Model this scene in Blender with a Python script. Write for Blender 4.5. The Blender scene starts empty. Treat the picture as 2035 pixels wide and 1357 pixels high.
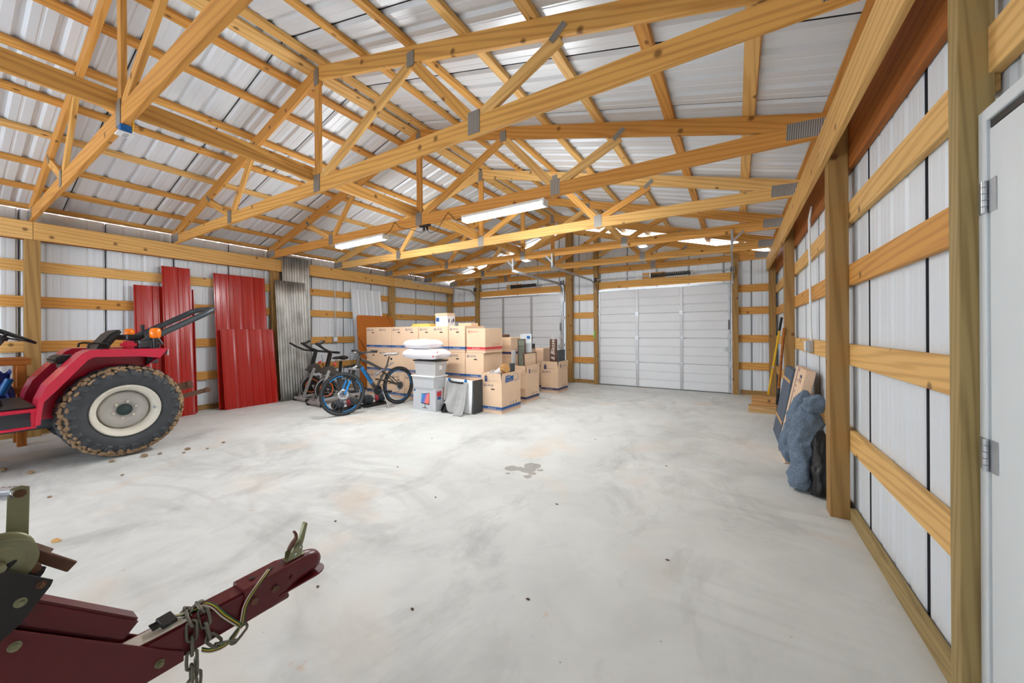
import bpy, bmesh, math, random
from mathutils import Vector, Matrix, noise as mnoise
random.seed(11)
S = bpy.context.scene
C = S.collection
PI = math.pi

# ---------------------------------------------------------------- camera, world, exposure
cam_d = bpy.data.cameras.new('camera')
cam = bpy.data.objects.new('camera', cam_d); C.objects.link(cam)
cam_d.sensor_width = 36.0
cam_d.lens = 36.0 * 722.4 / 2035.0
cam_d.shift_y = -19.0 / 2035.0
cam_d.clip_start = 0.02
cam.matrix_world = Matrix.Translation((0, 0, 1.35)) @ Matrix.Rotation(0.5522, 4, 'Z') @ Matrix.Rotation(PI/2, 4, 'X') @ Matrix.Rotation(-0.0056, 4, 'Z')
S.camera = cam

world = bpy.data.worlds.new('sky'); S.world = world; world.use_nodes = True
bg = world.node_tree.nodes['Background']
bg.inputs[0].default_value = (0.86, 0.93, 1.0, 1); bg.inputs[1].default_value = 6.0

S.view_settings.view_transform = 'Standard'; S.view_settings.look = 'None'
S.view_settings.gamma = 1.0; S.view_settings.use_curve_mapping = False
S.view_settings.exposure = 0.62
LED = 120.0            # emission of the shop light tubes
S.cycles.use_denoising = True
S.cycles.max_bounces = 5; S.cycles.diffuse_bounces = 3; S.cycles.glossy_bounces = 2; S.cycles.transmission_bounces = 4
S.cycles.use_light_tree = False; S.cycles.debug_use_spatial_splits = True
S.cycles.use_adaptive_sampling = True; S.cycles.adaptive_threshold = 0.05

# ---------------------------------------------------------------- materials
def srgb(r, g, b):
    f = lambda c: ((c/255)/12.92 if c/255 <= .04045 else ((c/255+.055)/1.055)**2.4)
    return (f(r), f(g), f(b), 1)
def newmat(name):
    m = bpy.data.materials.new(name); m.use_nodes = True
    nt = m.node_tree; return m, nt, nt.nodes['Principled BSDF']
def N(nt, typ, **kw):
    n = nt.nodes.new(typ)
    for k, v in kw.items():
        if isinstance(k, str) and k.startswith('i_'): n.inputs[k[2:].replace('_', ' ')].default_value = v
        else: setattr(n, k, v)
    return n
def ramp(nt, fac, stops):
    r = nt.nodes.new('ShaderNodeValToRGB'); e = r.color_ramp.elements
    while len(e) < len(stops): e.new(0.5)
    for i, (p, c) in enumerate(stops):
        e[i].position = p; e[i].color = c if len(c) == 4 else (*c, 1)
    nt.links.new(fac, r.inputs[0]); return r.outputs[0]
def mix(nt, fac, a, b, mode='MIX'):
    m = nt.nodes.new('ShaderNodeMix'); m.data_type = 'RGBA'; m.blend_type = mode
    for s, v in ((m.inputs[0], fac), (m.inputs[6], a), (m.inputs[7], b)):
        if hasattr(v, 'is_linked'): nt.links.new(v, s)
        else: s.default_value = v
    return m.outputs[2]
def math_(nt, op, a, b=0.0, c=0.0):
    m = nt.nodes.new('ShaderNodeMath'); m.operation = op
    for s, v in zip(m.inputs, (a, b, c)):
        if hasattr(v, 'is_linked'): nt.links.new(v, s)
        else: s.default_value = v
    return m.outputs[0]
def bump(nt, bs, h, strength=.3, dist=.01):
    b = N(nt, 'ShaderNodeBump'); b.inputs['Strength'].default_value = strength; b.inputs['Distance'].default_value = dist
    nt.links.new(h, b.inputs['Height']); nt.links.new(b.outputs[0], bs.inputs['Normal'])
def coords(nt, scale=(1, 1, 1), rnd=0.0):
    t = N(nt, 'ShaderNodeTexCoord'); mp = N(nt, 'ShaderNodeMapping'); mp.inputs['Scale'].default_value = scale
    nt.links.new(t.outputs['Object'], mp.inputs[0])
    if rnd:
        oi = N(nt, 'ShaderNodeObjectInfo'); cx = N(nt, 'ShaderNodeVectorMath', operation='SCALE')
        cx.inputs[0].default_value = (rnd, rnd*.7, rnd*.37); nt.links.new(oi.outputs['Random'], cx.inputs['Scale'])
        nt.links.new(cx.outputs[0], mp.inputs['Location']); return mp.outputs[0], oi.outputs['Random']
    return mp.outputs[0]
def noise(nt, vec, scale, detail=2, rough=.5, dist=0):
    n = N(nt, 'ShaderNodeTexNoise'); n.inputs['Scale'].default_value = scale; n.inputs['Detail'].default_value = detail
    n.inputs['Roughness'].default_value = rough; n.inputs['Distortion'].default_value = dist
    nt.links.new(vec, n.inputs['Vector']); return n.outputs[0]
def plain(name, col, rough=.5, metal=0.0, var=0.0, vscale=6, spec=.5, coat=0.0):
    m, nt, b = newmat(name)
    b.inputs['Base Color'].default_value = col; b.inputs['Roughness'].default_value = rough
    b.inputs['Metallic'].default_value = metal; b.inputs['Specular IOR Level'].default_value = spec
    b.inputs['Coat Weight'].default_value = coat
    if var:
        f = noise(nt, coords(nt), vscale, 4, .6)
        d = tuple(c*(1-var) for c in col[:3]) + (1,); l = tuple(min(1, c*(1+var)) for c in col[:3]) + (1,)
        nt.links.new(ramp(nt, f, [(.3, d), (.7, l)]), b.inputs['Base Color'])
    return m
def wood(name, a, b_, dark, gscale=1.0, rough=.62, knots=True):
    m, nt, bs = newmat(name)
    v, rnd = coords(nt, (1, 1, 1), 37.0)
    base = mix(nt, rnd, a, b_)
    # long streaks and cathedral bands along the local X axis
    mp = N(nt, 'ShaderNodeMapping'); mp.inputs['Scale'].default_value = (.055, 1, 1); nt.links.new(v, mp.inputs[0])
    w = N(nt, 'ShaderNodeTexWave', wave_type='BANDS', bands_direction='DIAGONAL')
    w.inputs['Scale'].default_value = 13*gscale; w.inputs['Distortion'].default_value = 5.5; w.inputs['Detail'].default_value = 1.5
    w.inputs['Detail Scale'].default_value = 1.1; nt.links.new(mp.outputs[0], w.inputs[0])
    mp2 = N(nt, 'ShaderNodeMapping'); mp2.inputs['Scale'].default_value = (1.2, 42, 42); nt.links.new(v, mp2.inputs[0])
    st = noise(nt, mp2.outputs[0], 1.0, 2, .6)
    g = math_(nt, 'ADD', math_(nt, 'MULTIPLY', w.outputs[1], .55), math_(nt, 'MULTIPLY', st, .45))
    gf = ramp(nt, g, [(.45, (0, 0, 0)), (.85, (1, 1, 1))])
    col = mix(nt, math_(nt, 'MULTIPLY', gf, .5), base, dark)
    if knots:
        mk = N(nt, 'ShaderNodeVectorMath', operation='DOT_PRODUCT'); mk.inputs[1].default_value = (0, 1, .63); nt.links.new(v, mk.inputs[0])
        sx = N(nt, 'ShaderNodeSeparateXYZ'); nt.links.new(v, sx.inputs[0])
        cb = N(nt, 'ShaderNodeCombineXYZ'); nt.links.new(math_(nt, 'MULTIPLY', sx.outputs[0], .62), cb.inputs[0]); nt.links.new(mk.outputs['Value'], cb.inputs[1])
        vo = N(nt, 'ShaderNodeTexVoronoi', voronoi_dimensions='2D'); vo.inputs['Scale'].default_value = 3.6; nt.links.new(cb.outputs[0], vo.inputs[0])
        k = ramp(nt, vo.outputs[0], [(.028, (1, 1, 1)), (.07, (0, 0, 0))])
        col = mix(nt, math_(nt, 'MULTIPLY', k, .75), col, srgb(86, 48, 20))
    nt.links.new(col, bs.inputs['Base Color'])
    bs.inputs['Roughness'].default_value = rough; bs.inputs['Specular IOR Level'].default_value = .3
    return m
M = {}
M['pine'] = wood('pine_lumber', srgb(226, 172, 94), srgb(211, 150, 74), srgb(164, 102, 40))
M['pine_pale'] = wood('pale_pine_lumber', srgb(236, 194, 126), srgb(224, 174, 100), srgb(182, 124, 58))
M['treated'] = wood('treated_post', srgb(182, 146, 90), srgb(162, 124, 72), srgb(116, 84, 44), .8)
M['treated_green'] = wood('treated_green_post', srgb(170, 146, 96), srgb(164, 140, 92), srgb(112, 90, 50), 1.6, knots=False)
M['ply'] = wood('orange_board', srgb(196, 116, 40), srgb(188, 108, 36), srgb(134, 72, 22), .6)
M['old_wood'] = wood('weathered_timber', srgb(196, 148, 92), srgb(204, 166, 112), srgb(128, 84, 44), .8)
M['stud_brown'] = wood('brown_timber', srgb(176, 104, 44), srgb(166, 98, 40), srgb(110, 58, 20), .8, knots=False)
# steel sheeting seen from inside
def sheet(name, col, rough, metal, streak=.06):
    m, nt, b = newmat(name)
    v, rnd = coords(nt, (1, 1, 1), 13.0)
    n1 = noise(nt, v, 1.1, 3, .6)
    c0 = tuple(c*(1-streak) for c in col[:3]) + (1,); c1 = tuple(min(1, c*(1+streak)) for c in col[:3]) + (1,)
    nt.links.new(mix(nt, math_(nt, 'MULTIPLY_ADD', n1, .7, .15), c0, c1), b.inputs['Base Color'])
    b.inputs['Roughness'].default_value = rough; b.inputs['Metallic'].default_value = metal
    return m
M['wall_sheet'] = sheet('white_wall_sheet', srgb(226, 232, 238), .42, .0, .015)
M['roof_sheet'] = sheet('white_roof_sheet', srgb(224, 229, 235), .34, .08, .02)
M['red_sheet'] = sheet('red_painted_sheet', srgb(168, 32, 24), .22, .0, .12)
def galv():
    m, nt, b = newmat('galvanized_sheet')
    v = coords(nt, (9, 9, .8)); n1 = noise(nt, v, 1.5, 4, .65)
    v2 = coords(nt); n2 = noise(nt, v2, 2.2, 4, .6)
    nt.links.new(ramp(nt, math_(nt, 'ADD', math_(nt, 'MULTIPLY', n1, .5), math_(nt, 'MULTIPLY', n2, .5)), [(.33, srgb(126, 124, 118)), (.6, srgb(196, 196, 192))]), b.inputs['Base Color'])
    b.inputs['Metallic'].default_value = .75; b.inputs['Roughness'].default_value = .42
    return m
M['galv'] = galv()
def concrete():
    m, nt, b = newmat('concrete')
    v = coords(nt)
    n1 = noise(nt, v, .55, 3, .6, .6); n2 = noise(nt, v, 2.3, 4, .65, .9); n3 = noise(nt, v, 14, 2, .6)
    n4 = noise(nt, coords(nt, (.8, 1.5, 1)), .8, 4, .6, .8); n5 = noise(nt, v, .38, 1, .5, .3)
    base = ramp(nt, n1, [(.3, srgb(207, 209, 206)), (.5, srgb(220, 222, 219)), (.7, srgb(229, 230, 227))])
    c = mix(nt, math_(nt, 'MULTIPLY', ramp(nt, n2, [(.42, (0, 0, 0)), (.72, (1, 1, 1))]), .30), base, srgb(186, 186, 183))
    veins = ramp(nt, math_(nt, 'ABSOLUTE', math_(nt, 'SUBTRACT', n4, .5)), [(.0, (1, 1, 1)), (.07, (0, 0, 0))])
    vm = ramp(nt, n5, [(.48, (0, 0, 0)), (.60, (1, 1, 1))])
    c = mix(nt, math_(nt, 'MULTIPLY', math_(nt, 'MULTIPLY', veins, vm), .22), c, srgb(138, 136, 132))
    blot = ramp(nt, noise(nt, coords(nt, (1.5, .8, 1)), 1.1, 5, .68, .5), [(.52, (0, 0, 0)), (.70, (1, 1, 1))])
    c = mix(nt, math_(nt, 'MULTIPLY', blot, .50), c, srgb(160, 160, 158))
    tan = ramp(nt, noise(nt, v, .9, 2, .6, .5), [(.58, (0, 0, 0)), (.70, (1, 1, 1))])
    c = mix(nt, math_(nt, 'MULTIPLY', tan, .40), c, srgb(226, 202, 176))
    rust = ramp(nt, noise(nt, v, 5.5, 3, .6), [(.70, (0, 0, 0)), (.76, (1, 1, 1))])
    c = mix(nt, math_(nt, 'MULTIPLY', rust, .42), c, srgb(206, 164, 122))
    vo = N(nt, 'ShaderNodeTexVoronoi'); vo.inputs['Scale'].default_value = 5.5; nt.links.new(v, vo.inputs[0])
    sp = ramp(nt, vo.outputs[0], [(.018, (1, 1, 1)), (.032, (0, 0, 0))])
    c = mix(nt, math_(nt, 'MULTIPLY', sp, .55), c, srgb(110, 88, 66))
    # oil stain: a few overlapping drips
    sep = N(nt, 'ShaderNodeSeparateXYZ'); nt.links.new(v, sep.inputs[0]); tot = None
    for (x, y, r) in ((-1.75, 3.22, .085), (-1.74, 3.10, .075), (-1.90, 3.06, .07), (-1.83, 3.09, .05), (-1.66, 3.05, .035), (-1.63, 3.16, .03), (-1.66, 2.96, .04), (-1.86, 2.93, .022)):
        dx = math_(nt, 'SUBTRACT', sep.outputs[0], x); dy = math_(nt, 'SUBTRACT', sep.outputs[1], y)
        d = math_(nt, 'SQRT', math_(nt, 'ADD', math_(nt, 'MULTIPLY', dx, dx), math_(nt, 'MULTIPLY', dy, dy)))
        d = math_(nt, 'ADD', d, math_(nt, 'MULTIPLY', math_(nt, 'SUBTRACT', n3, .5), .05))
        s = math_(nt, 'LESS_THAN', d, r); tot = s if tot is None else math_(nt, 'MAXIMUM', tot, s)
    c = mix(nt, math_(nt, 'MULTIPLY', tot, .62), c, srgb(126, 120, 110))
    nt.links.new(c, b.inputs['Base Color'])
    nt.links.new(ramp(nt, n2, [(.3, (.50, .50, .50)), (.7, (.68, .68, .68))]), b.inputs['Roughness'])
    b.inputs['Specular IOR Level'].default_value = .35
    bump(nt, b, noise(nt, v, 22, 1), .10, .004)
    return m
M['concrete'] = concrete()
def plate_mat():
    m, nt, b = newmat('truss_plate')
    v = coords(nt, (1, 1, 1)); w = N(nt, 'ShaderNodeTexWave', wave_type='BANDS', bands_direction='X'); w.inputs['Scale'].default_value = 22
    nt.links.new(v, w.inputs[0])
    nt.links.new(ramp(nt, w.outputs[1], [(.3, srgb(112, 108, 102)), (.75, srgb(178, 176, 170))]), b.inputs['Base Color'])
    b.inputs['Metallic'].default_value = .6; b.inputs['Roughness'].default_value = .45
    return m
M['plate'] = plate_mat()
M['steel'] = plain('galvanized_steel', srgb(186, 190, 194), .38, .8, .12, 9)
M['door_white'] = plain('white_door_steel', srgb(226, 228, 231), .42, 0, .015, 2)
M['walk_door'] = plain('cool_white_door', srgb(222, 228, 231), .45)
M['black'] = plain('black_plastic', srgb(26, 26, 27), .45)
M['rubber'] = plain('tyre_rubber', srgb(62, 65, 69), .7, 0, .2, 10)
M['mud'] = plain('dried_mud', srgb(146, 120, 92), .95, 0, .35, 22)
M['tr_red'] = plain('tractor_red', srgb(204, 20, 60), .32, 0, .05, 5, coat=.3)
M['rim'] = plain('grey_cream_rim', srgb(222, 216, 202), .5, 0, .06, 6); M['disc'] = plain('grey_wheel_disc', srgb(186, 182, 176), .5, 0, .1, 7)
M['dkgrey'] = plain('dark_grey_steel', srgb(74, 80, 86), .45, .3)
M['amber'] = plain('amber_lens', srgb(255, 128, 0), .2, 0, 0, 6, .6)
M['maroon'] = plain('maroon_paint', srgb(92, 16, 26), .34, 0, .12, 7)
M['olive'] = plain('zinc_olive', srgb(138, 138, 108), .42, .5, .18, 9)
M['rust'] = plain('rusty_steel', srgb(104, 74, 58), .7, .4, .3, 14)
M['chain'] = plain('weathered_chain', srgb(112, 110, 98), .5, .7, .2, 20)
M['chrome'] = plain('chrome', srgb(200, 205, 212), .2, .9)
M['white_pl'] = plain('white_plastic', srgb(235, 236, 236), .4)
M['cardboard'] = plain('cardboard', srgb(231, 198, 166), .8, 0, .05, 3)
M['blue_ink'] = plain('blue_ink', srgb(44, 92, 150), .7)
M['navy_ink'] = plain('navy_ink', srgb(54, 60, 104), .7)
M['red_ink'] = plain('red_ink', srgb(206, 62, 70), .7)
M['white_ink'] = plain('white_ink', srgb(236, 226, 216), .7)
M['grey_bin'] = plain('grey_bin', srgb(188, 186, 186), .35)
M['bag'] = plain('white_bag', srgb(240, 236, 240), .35)
M['cloth'] = plain('grey_cloth', srgb(168, 168, 166), .9, 0, .08, 12)
M['blanket'] = plain('blue_grey_blanket', srgb(104, 120, 138), .9, 0, .30, 70)
M['blue_pl'] = plain('blue_plastic', srgb(20, 104, 176), .4)
M['yellow'] = plain('yellow_paint', srgb(246, 192, 24), .4)
M['yellow_paper'] = plain('yellow_paper', srgb(244, 206, 106), .7)
M['bike_grey'] = plain('bike_grey', srgb(88, 84, 82), .35, .5)
M['bike_blue'] = plain('bike_blue', srgb(28, 134, 205), .35)
M['orange'] = plain('orange_paint', srgb(236, 112, 40), .4)
M['silver'] = plain('silver_paint', srgb(178, 178, 180), .4, .4)
M['concdirt'] = plain('dark_dirt', srgb(92, 74, 58), .95)
M['tan_leaf'] = plain('tan_leaf', srgb(206, 162, 104), .8)
M['green'] = plain('green_plastic', srgb(110, 200, 60), .4)
M['grey_print'] = plain('printed_carton', srgb(196, 198, 202), .5, 0, .05, 5)
M['wire_y'] = plain('yellow_wire', srgb(206, 186, 60), .5); M['wire_g'] = plain('green_wire', srgb(30, 92, 60), .5); M['wire_w'] = plain('white_wire', srgb(222, 214, 200), .5); M['wire_b'] = plain('brown_wire', srgb(90, 62, 44), .5)
M['slate'] = plain('slate_board', srgb(62, 66, 68), .6, 0, .15, 12)
M['brown'] = plain('brown_stained', srgb(92, 62, 48), .6, 0, .12, 9)
M['greenart'] = plain('grey_green_canvas', srgb(120, 126, 112), .8, 0, .2, 26)
M['lap_shade'] = plain('painted_lap_shade', srgb(40, 38, 44), .8)  # near-black colour standing in for shade inside the sheet lap gaps
M['tin'] = plain('lens_dark', srgb(46, 66, 66), .5)
def clear_mat():
    m, nt, b = newmat('clear_plastic')
    b.inputs['Base Color'].default_value = srgb(238, 241, 244); b.inputs['Roughness'].default_value = .25
    b.inputs['Alpha'].default_value = .5
    return m
M['clear'] = clear_mat()
def screen_mat():
    m, nt, b = newmat('screen_print')
    v = coords(nt); s = N(nt, 'ShaderNodeSeparateXYZ'); nt.links.new(v, s.inputs[0])
    g = math_(nt, 'ADD', math_(nt, 'MULTIPLY_ADD', s.outputs[0], 3.0, .5), math_(nt, 'MULTIPLY', s.outputs[2], -1.2))
    nt.links.new(ramp(nt, g, [(.0, srgb(60, 190, 220)), (.4, srgb(80, 110, 190)), (.65, srgb(250, 130, 110)), (1, srgb(200, 40, 70))]), b.inputs['Base Color'])
    b.inputs['Roughness'].default_value = .5
    return m
M['screen'] = screen_mat()
def emis(name, col, st):
    m = bpy.data.materials.new(name); m.use_nodes = True; nt = m.node_tree; nt.nodes.clear()
    o = nt.nodes.new('ShaderNodeOutputMaterial'); e = nt.nodes.new('ShaderNodeEmission'); e.inputs[0].default_value = col; e.inputs[1].default_value = st
    nt.links.new(e.outputs[0], o.inputs[0]); return m
M['tube'] = emis('led_tube', (.94, .98, 1, 1), LED); M['puck'] = emis('led_puck', (.96, .98, 1, 1), 330.0)

# ---------------------------------------------------------------- mesh helpers
W = {}
def link(o, parent=None, mat4=None):
    mat4 = mat4 if mat4 is not None else Matrix.Identity(4)
    C.objects.link(o); o.matrix_basis = mat4
    if parent is not None:
        o.parent = parent; o.matrix_parent_inverse = W[parent.name].inverted()
    W[o.name] = mat4.copy(); return o
def tag(o, label=None, cat=None, group=None, kind=None):
    if label: o['label'] = label
    if cat: o['category'] = cat
    if group: o['group'] = group
    if kind: o['kind'] = kind
    return o
def thing(name, loc, label=None, cat=None, group=None, kind=None, rz=0.0):
    o = bpy.data.objects.new(name, None); o.empty_display_size = .1
    link(o, None, Matrix.Translation(loc) @ Matrix.Rotation(rz, 4, 'Z'))
    return tag(o, label, cat, group, kind)
def frame_of(d, up=(0, 0, 1)):
    x = Vector(d).normalized(); u = Vector(up)
    if abs(x.dot(u)) > .995: u = Vector((1, 0, 0)) if abs(x.x) < .9 else Vector((0, 1, 0))
    y = u.cross(x).normalized(); z = x.cross(y)
    return Matrix((x, y, z)).transposed()
class MB:
    def __init__(s): s.v = []; s.f = []; s.sm = []
    def add(s, vs, fs, smooth=False):
        o = len(s.v); s.v += [tuple(v) for v in vs]
        for f in fs: s.f.append(tuple(i+o for i in f)); s.sm.append(smooth)
        return s
    def hexa(s, p): return s.add(p, [(0, 3, 2, 1), (4, 5, 6, 7), (0, 1, 5, 4), (1, 2, 6, 5), (2, 3, 7, 6), (3, 0, 4, 7)])
    def box(s, x0, x1, y0, y1, z0, z1):
        return s.hexa([(x0, y0, z0), (x1, y0, z0), (x1, y1, z0), (x0, y1, z0), (x0, y0, z1), (x1, y0, z1), (x1, y1, z1), (x0, y1, z1)])
    def beam(s, p0, p1, w, h, up=(0, 0, 1)):
        p0 = Vector(p0); p1 = Vector(p1); R = frame_of(p1-p0, up); L = (p1-p0).length
        vs = [p0 + R @ Vector((a*L, b*w/2, c*h/2)) for c in (-1, 1) for a, b in ((0, -1), (1, -1), (1, 1), (0, 1))]
        return s.hexa(vs)
    def cyl(s, p0, p1, r0, r1=None, n=14, smooth=True, caps=True):
        r1 = r0 if r1 is None else r1; p0 = Vector(p0); p1 = Vector(p1); R = frame_of(p1-p0)
        vs = []
        for p, r in ((p0, r0), (p1, r1)):
            for i in range(n):
                a = 2*PI*i/n; vs.append(p + R @ Vector((0, r*math.cos(a), r*math.sin(a))))
        s.add(vs, [(i, (i+1) % n, n+(i+1) % n, n+i) for i in range(n)], smooth)
        if caps: s.add(vs[:n], [tuple(range(n))[::-1]]); s.add(vs[n:], [tuple(range(n))])
        return s
    def tube(s, path, r, n=8, closed=False, flat=None):
        P = [Vector(p) for p in path]; m = len(P); vs = []; up = None
        for i, p in enumerate(P):
            a = P[i-1] if (i > 0 or closed) else p; b = P[(i+1) % m] if (i < m-1 or closed) else p
            d = (b-a).normalized()
            if up is None:
                up = Vector((0, 0, 1)) if abs(d.z) < .9 else Vector((1, 0, 0))
            y = up.cross(d)
            y = y.normalized() if y.length > 1e-5 else Vector((1, 0, 0)); z = d.cross(y); up = z
            rr = r[i] if isinstance(r, (list, tuple)) else r
            for k in range(n):
                an = 2*PI*k/n; fy, fz = (1, 1) if flat is None else flat
                vs.append(p + y*math.cos(an)*rr*fy + z*math.sin(an)*rr*fz)
        fs = []
        for i in range(m if closed else m-1):
            j = (i+1) % m
            for k in range(n): fs.append((i*n+k, i*n+(k+1) % n, j*n+(k+1) % n, j*n+k))
        s.add(vs, fs, True)
        if not closed: s.add(vs[:n], [tuple(range(n))[::-1]]); s.add(vs[-n:], [tuple(range(n))])
        return s
    def prism(s, poly, axis, a0, a1, smooth=False):
        def P(u, v, a): return {'x': (a, u, v), 'y': (u, a, v), 'z': (u, v, a)}[axis]
        n = len(poly); vs = [P(u, v, a0) for u, v in poly] + [P(u, v, a1) for u, v in poly]
        area = sum(poly[i][0]*poly[(i+1) % n][1]-poly[(i+1) % n][0]*poly[i][1] for i in range(n)) * (1 if axis != 'y' else -1) * (1 if a1 > a0 else -1)
        fs = [tuple(range(n))[::-1], tuple(range(n, 2*n))] + [(i, (i+1) % n, n+(i+1) % n, n+i) for i in range(n)]
        if area < 0: fs = [f[::-1] for f in fs]
        return s.add(vs, fs, smooth)
    def lathe(s, prof, c, axis='x', n=32, smooth=True):
        c = Vector(c); vs = []
        for (r, a) in prof:
            for i in range(n):
                t = 2*PI*i/n; u, w = r*math.cos(t), r*math.sin(t)
                vs.append(c + Vector({'x': (a, u, w), 'y': (w, a, u), 'z': (u, w, a)}[axis]))
        fs = []
        for j in range(len(prof)-1):
            for i in range(n): fs.append((j*n+i, j*n+(i+1) % n, (j+1)*n+(i+1) % n, (j+1)*n+i))
        s.add(vs, fs, smooth)
        return s
    def ball(s, c, r, nu=12, nv=8, R=None):
        c = Vector(c); r = (r, r, r) if not hasattr(r, '__len__') else r; vs = []; fs = []
        for j in range(nv+1):
            th = PI*j/nv
            for i in range(nu):
                ph = 2*PI*i/nu; q = Vector((r[0]*math.sin(th)*math.cos(ph), r[1]*math.sin(th)*math.sin(ph), r[2]*math.cos(th)))
                vs.append(c + (R @ q if R else q))
        for j in range(nv):
            for i in range(nu): fs.append((j*nu+i, (j+1)*nu+i, (j+1)*nu+(i+1) % nu, j*nu+(i+1) % nu))
        return s.add(vs, fs, True)
    def grid(s, fn, nu, nv, smooth=True):
        vs = [fn(i/nu, j/nv) for j in range(nv+1) for i in range(nu+1)]
        return s.add(vs, [(j*(nu+1)+i, j*(nu+1)+i+1, (j+1)*(nu+1)+i+1, (j+1)*(nu+1)+i) for j in range(nv) for i in range(nu)], smooth)
    def mesh(s, name, bev=0.0, seg=1):
        me = bpy.data.meshes.new(name); me.from_pydata(s.v, [], s.f)
        for p, k in zip(me.polygons, s.sm): p.use_smooth = k
        bm = bmesh.new(); bm.from_mesh(me)
        if bev: bmesh.ops.bevel(bm, geom=[e for e in bm.edges if len(e.link_faces) == 2 and e.calc_face_angle(0) > .6], offset=bev, segments=seg, affect='EDGES', clamp_overlap=True)
        bm.normal_update(); bm.to_mesh(me); bm.free()
        return me
    def obj(s, name, mat, parent=None, bev=0.0, seg=1, label=None, mat4=None, fixn=False):
        me = s.mesh(name, bev, seg)
        if fixn:
            bm = bmesh.new(); bm.from_mesh(me); bmesh.ops.recalc_face_normals(bm, faces=bm.faces); bm.to_mesh(me); bm.free()
        me.materials.append(M[mat] if isinstance(mat, str) else mat)
        o = link(bpy.data.objects.new(name, me), parent, mat4)
        if label: o['label'] = label
        return o
LUM = {}
def lumber(name, p0, p1, w, h, mat='pine', parent=None, up=(0, 0, 1), bev=.0025):
    """board from p0 to p1; w across, h along 'up'; grain runs along its local X"""
    p0 = Vector(p0); p1 = Vector(p1); L = (p1-p0).length; key = (round(L, 3), w, h, mat)
    if key not in LUM:
        me = MB().box(-L/2, L/2, -w/2, w/2, -h/2, h/2).mesh(name, bev); me.materials.append(M[mat]); LUM[key] = me
    mm = Matrix.Translation((p0+p1)/2) @ frame_of(p1-p0, up).to_4x4()
    return link(bpy.data.objects.new(name, LUM[key]), parent, mm)
TXT = {}
def text(body, size, mat4, mat, parent, name='lettering', ext=0.0, shear=0.0, align='LEFT'):
    key = (body, size, ext, shear, align, mat)
    if key not in TXT:
        cu = bpy.data.curves.new('t', 'FONT'); cu.body = body; cu.size = size; cu.extrude = ext; cu.shear = shear; cu.align_x = align; cu.resolution_u = 2
        t = bpy.data.objects.new('t', cu); C.objects.link(t)
        me = bpy.data.meshes.new_from_object(t.evaluated_get(bpy.context.evaluated_depsgraph_get()))
        bpy.data.objects.remove(t); me.materials.clear(); me.materials.append(M[mat]); TXT[key] = me
    return link(bpy.data.objects.new(name, TXT[key]), parent, mat4)
def face_y(x, y, z):   # text plane facing -Y
    return Matrix.Translation((x, y, z)) @ Matrix.Rotation(PI/2, 4, 'X')
def face_x(x, y, z):   # text plane facing +X, reading along +Y
    return Matrix.Translation((x, y, z)) @ Matrix.Rotation(PI/2, 4, 'Z') @ Matrix.Rotation(PI/2, 4, 'X')
# ================================================================ THE BUILDING
AX, RZ, SL = -3.74, 4.155, 0.264
def roofz(x): return RZ - SL*abs(x-AX)
XLG, XLM, XRG, XRM, YBG, YBM, YF = -8.03, -8.07, .685, .725, 9.14, 9.18, -4.0
TY = [0.74 + 1.44*k for k in range(6)]            # near faces of the trusses
PW = 0.82                                          # sheet cover width

floor = MB().box(-8.35, 1.0, -4.3, 9.5, -.15, 0).obj('floor', 'concrete'); tag(floor, kind='structure')

def roof_profile(w):
    p = [(0, .05), (.003, .05), (.0035, .022)]; k = .205
    for i in range(4):
        c = i*k
        if i: p += [(c-.036, 0), (c-.013, .022)]
        p += [(c+.013, .022), (c+.036, 0), (c+.085, 0), (c+.092, .003), (c+.104, .003), (c+.111, 0)]
    return p + [(w-.036, 0), (w-.013, .022), (w-.0035, .022), (w-.003, .05), (w, .05)]
def profile(w, inset=True):
    p = [(0, .07), (.007, .07), (.0075, .010), (.014, .010), (.028, 0)] if inset else [(0, 0)]
    k = .205; n = max(1, round(w/k))
    for i in range(n):
        c = i*k
        if i > 0 and c+.03 < w: p += [(c-.028, 0), (c-.010, .009), (c+.010, .009), (c+.028, 0)]
        for m in (.068, .137):
            if c+m+.02 < w-.03: p += [(c+m-.013, 0), (c+m-.006, .0014), (c+m+.006, .0014), (c+m+.013, 0)]
    p += [(w-.028, 0), (w-.014, .010), (w-.0075, .010), (w-.007, .07), (w, .07)] if inset else [(w, 0)]
    return p
def sheet_obj(name, w, z0, ztop, place, mat, parent, th=0.0):
    """ribbed steel sheet: place(s, depth, z) -> world point; ztop may depend on s"""
    pr = profile(w); vs = []; zt = ztop if callable(ztop) else (lambda s: ztop)
    for s, d in pr: vs.append(place(s, d, z0 if not callable(z0) else z0(s)))
    for s, d in pr: vs.append(place(s, d, zt(s)))
    n = len(pr); b = MB().add(vs, [(i, i+1, n+i+1, n+i) for i in range(n-1)])
    o = b.obj(name, mat, parent)
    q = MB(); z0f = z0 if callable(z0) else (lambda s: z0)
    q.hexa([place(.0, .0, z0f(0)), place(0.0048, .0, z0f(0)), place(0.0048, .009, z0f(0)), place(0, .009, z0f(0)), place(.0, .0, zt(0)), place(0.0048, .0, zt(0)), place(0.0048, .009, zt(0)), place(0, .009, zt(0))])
    q.obj('lap_seam', 'lap_shade', o, fixn=True); return o  # dark strip paints the shaded gap at the sheet joint
def sheet_run(a0, a1, fn, step=PW):
    n = max(1, math.ceil((a1-a0)/step - .05)); w = (a1-a0)/n
    for i in range(n): fn(a0+i*w, w)

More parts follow.
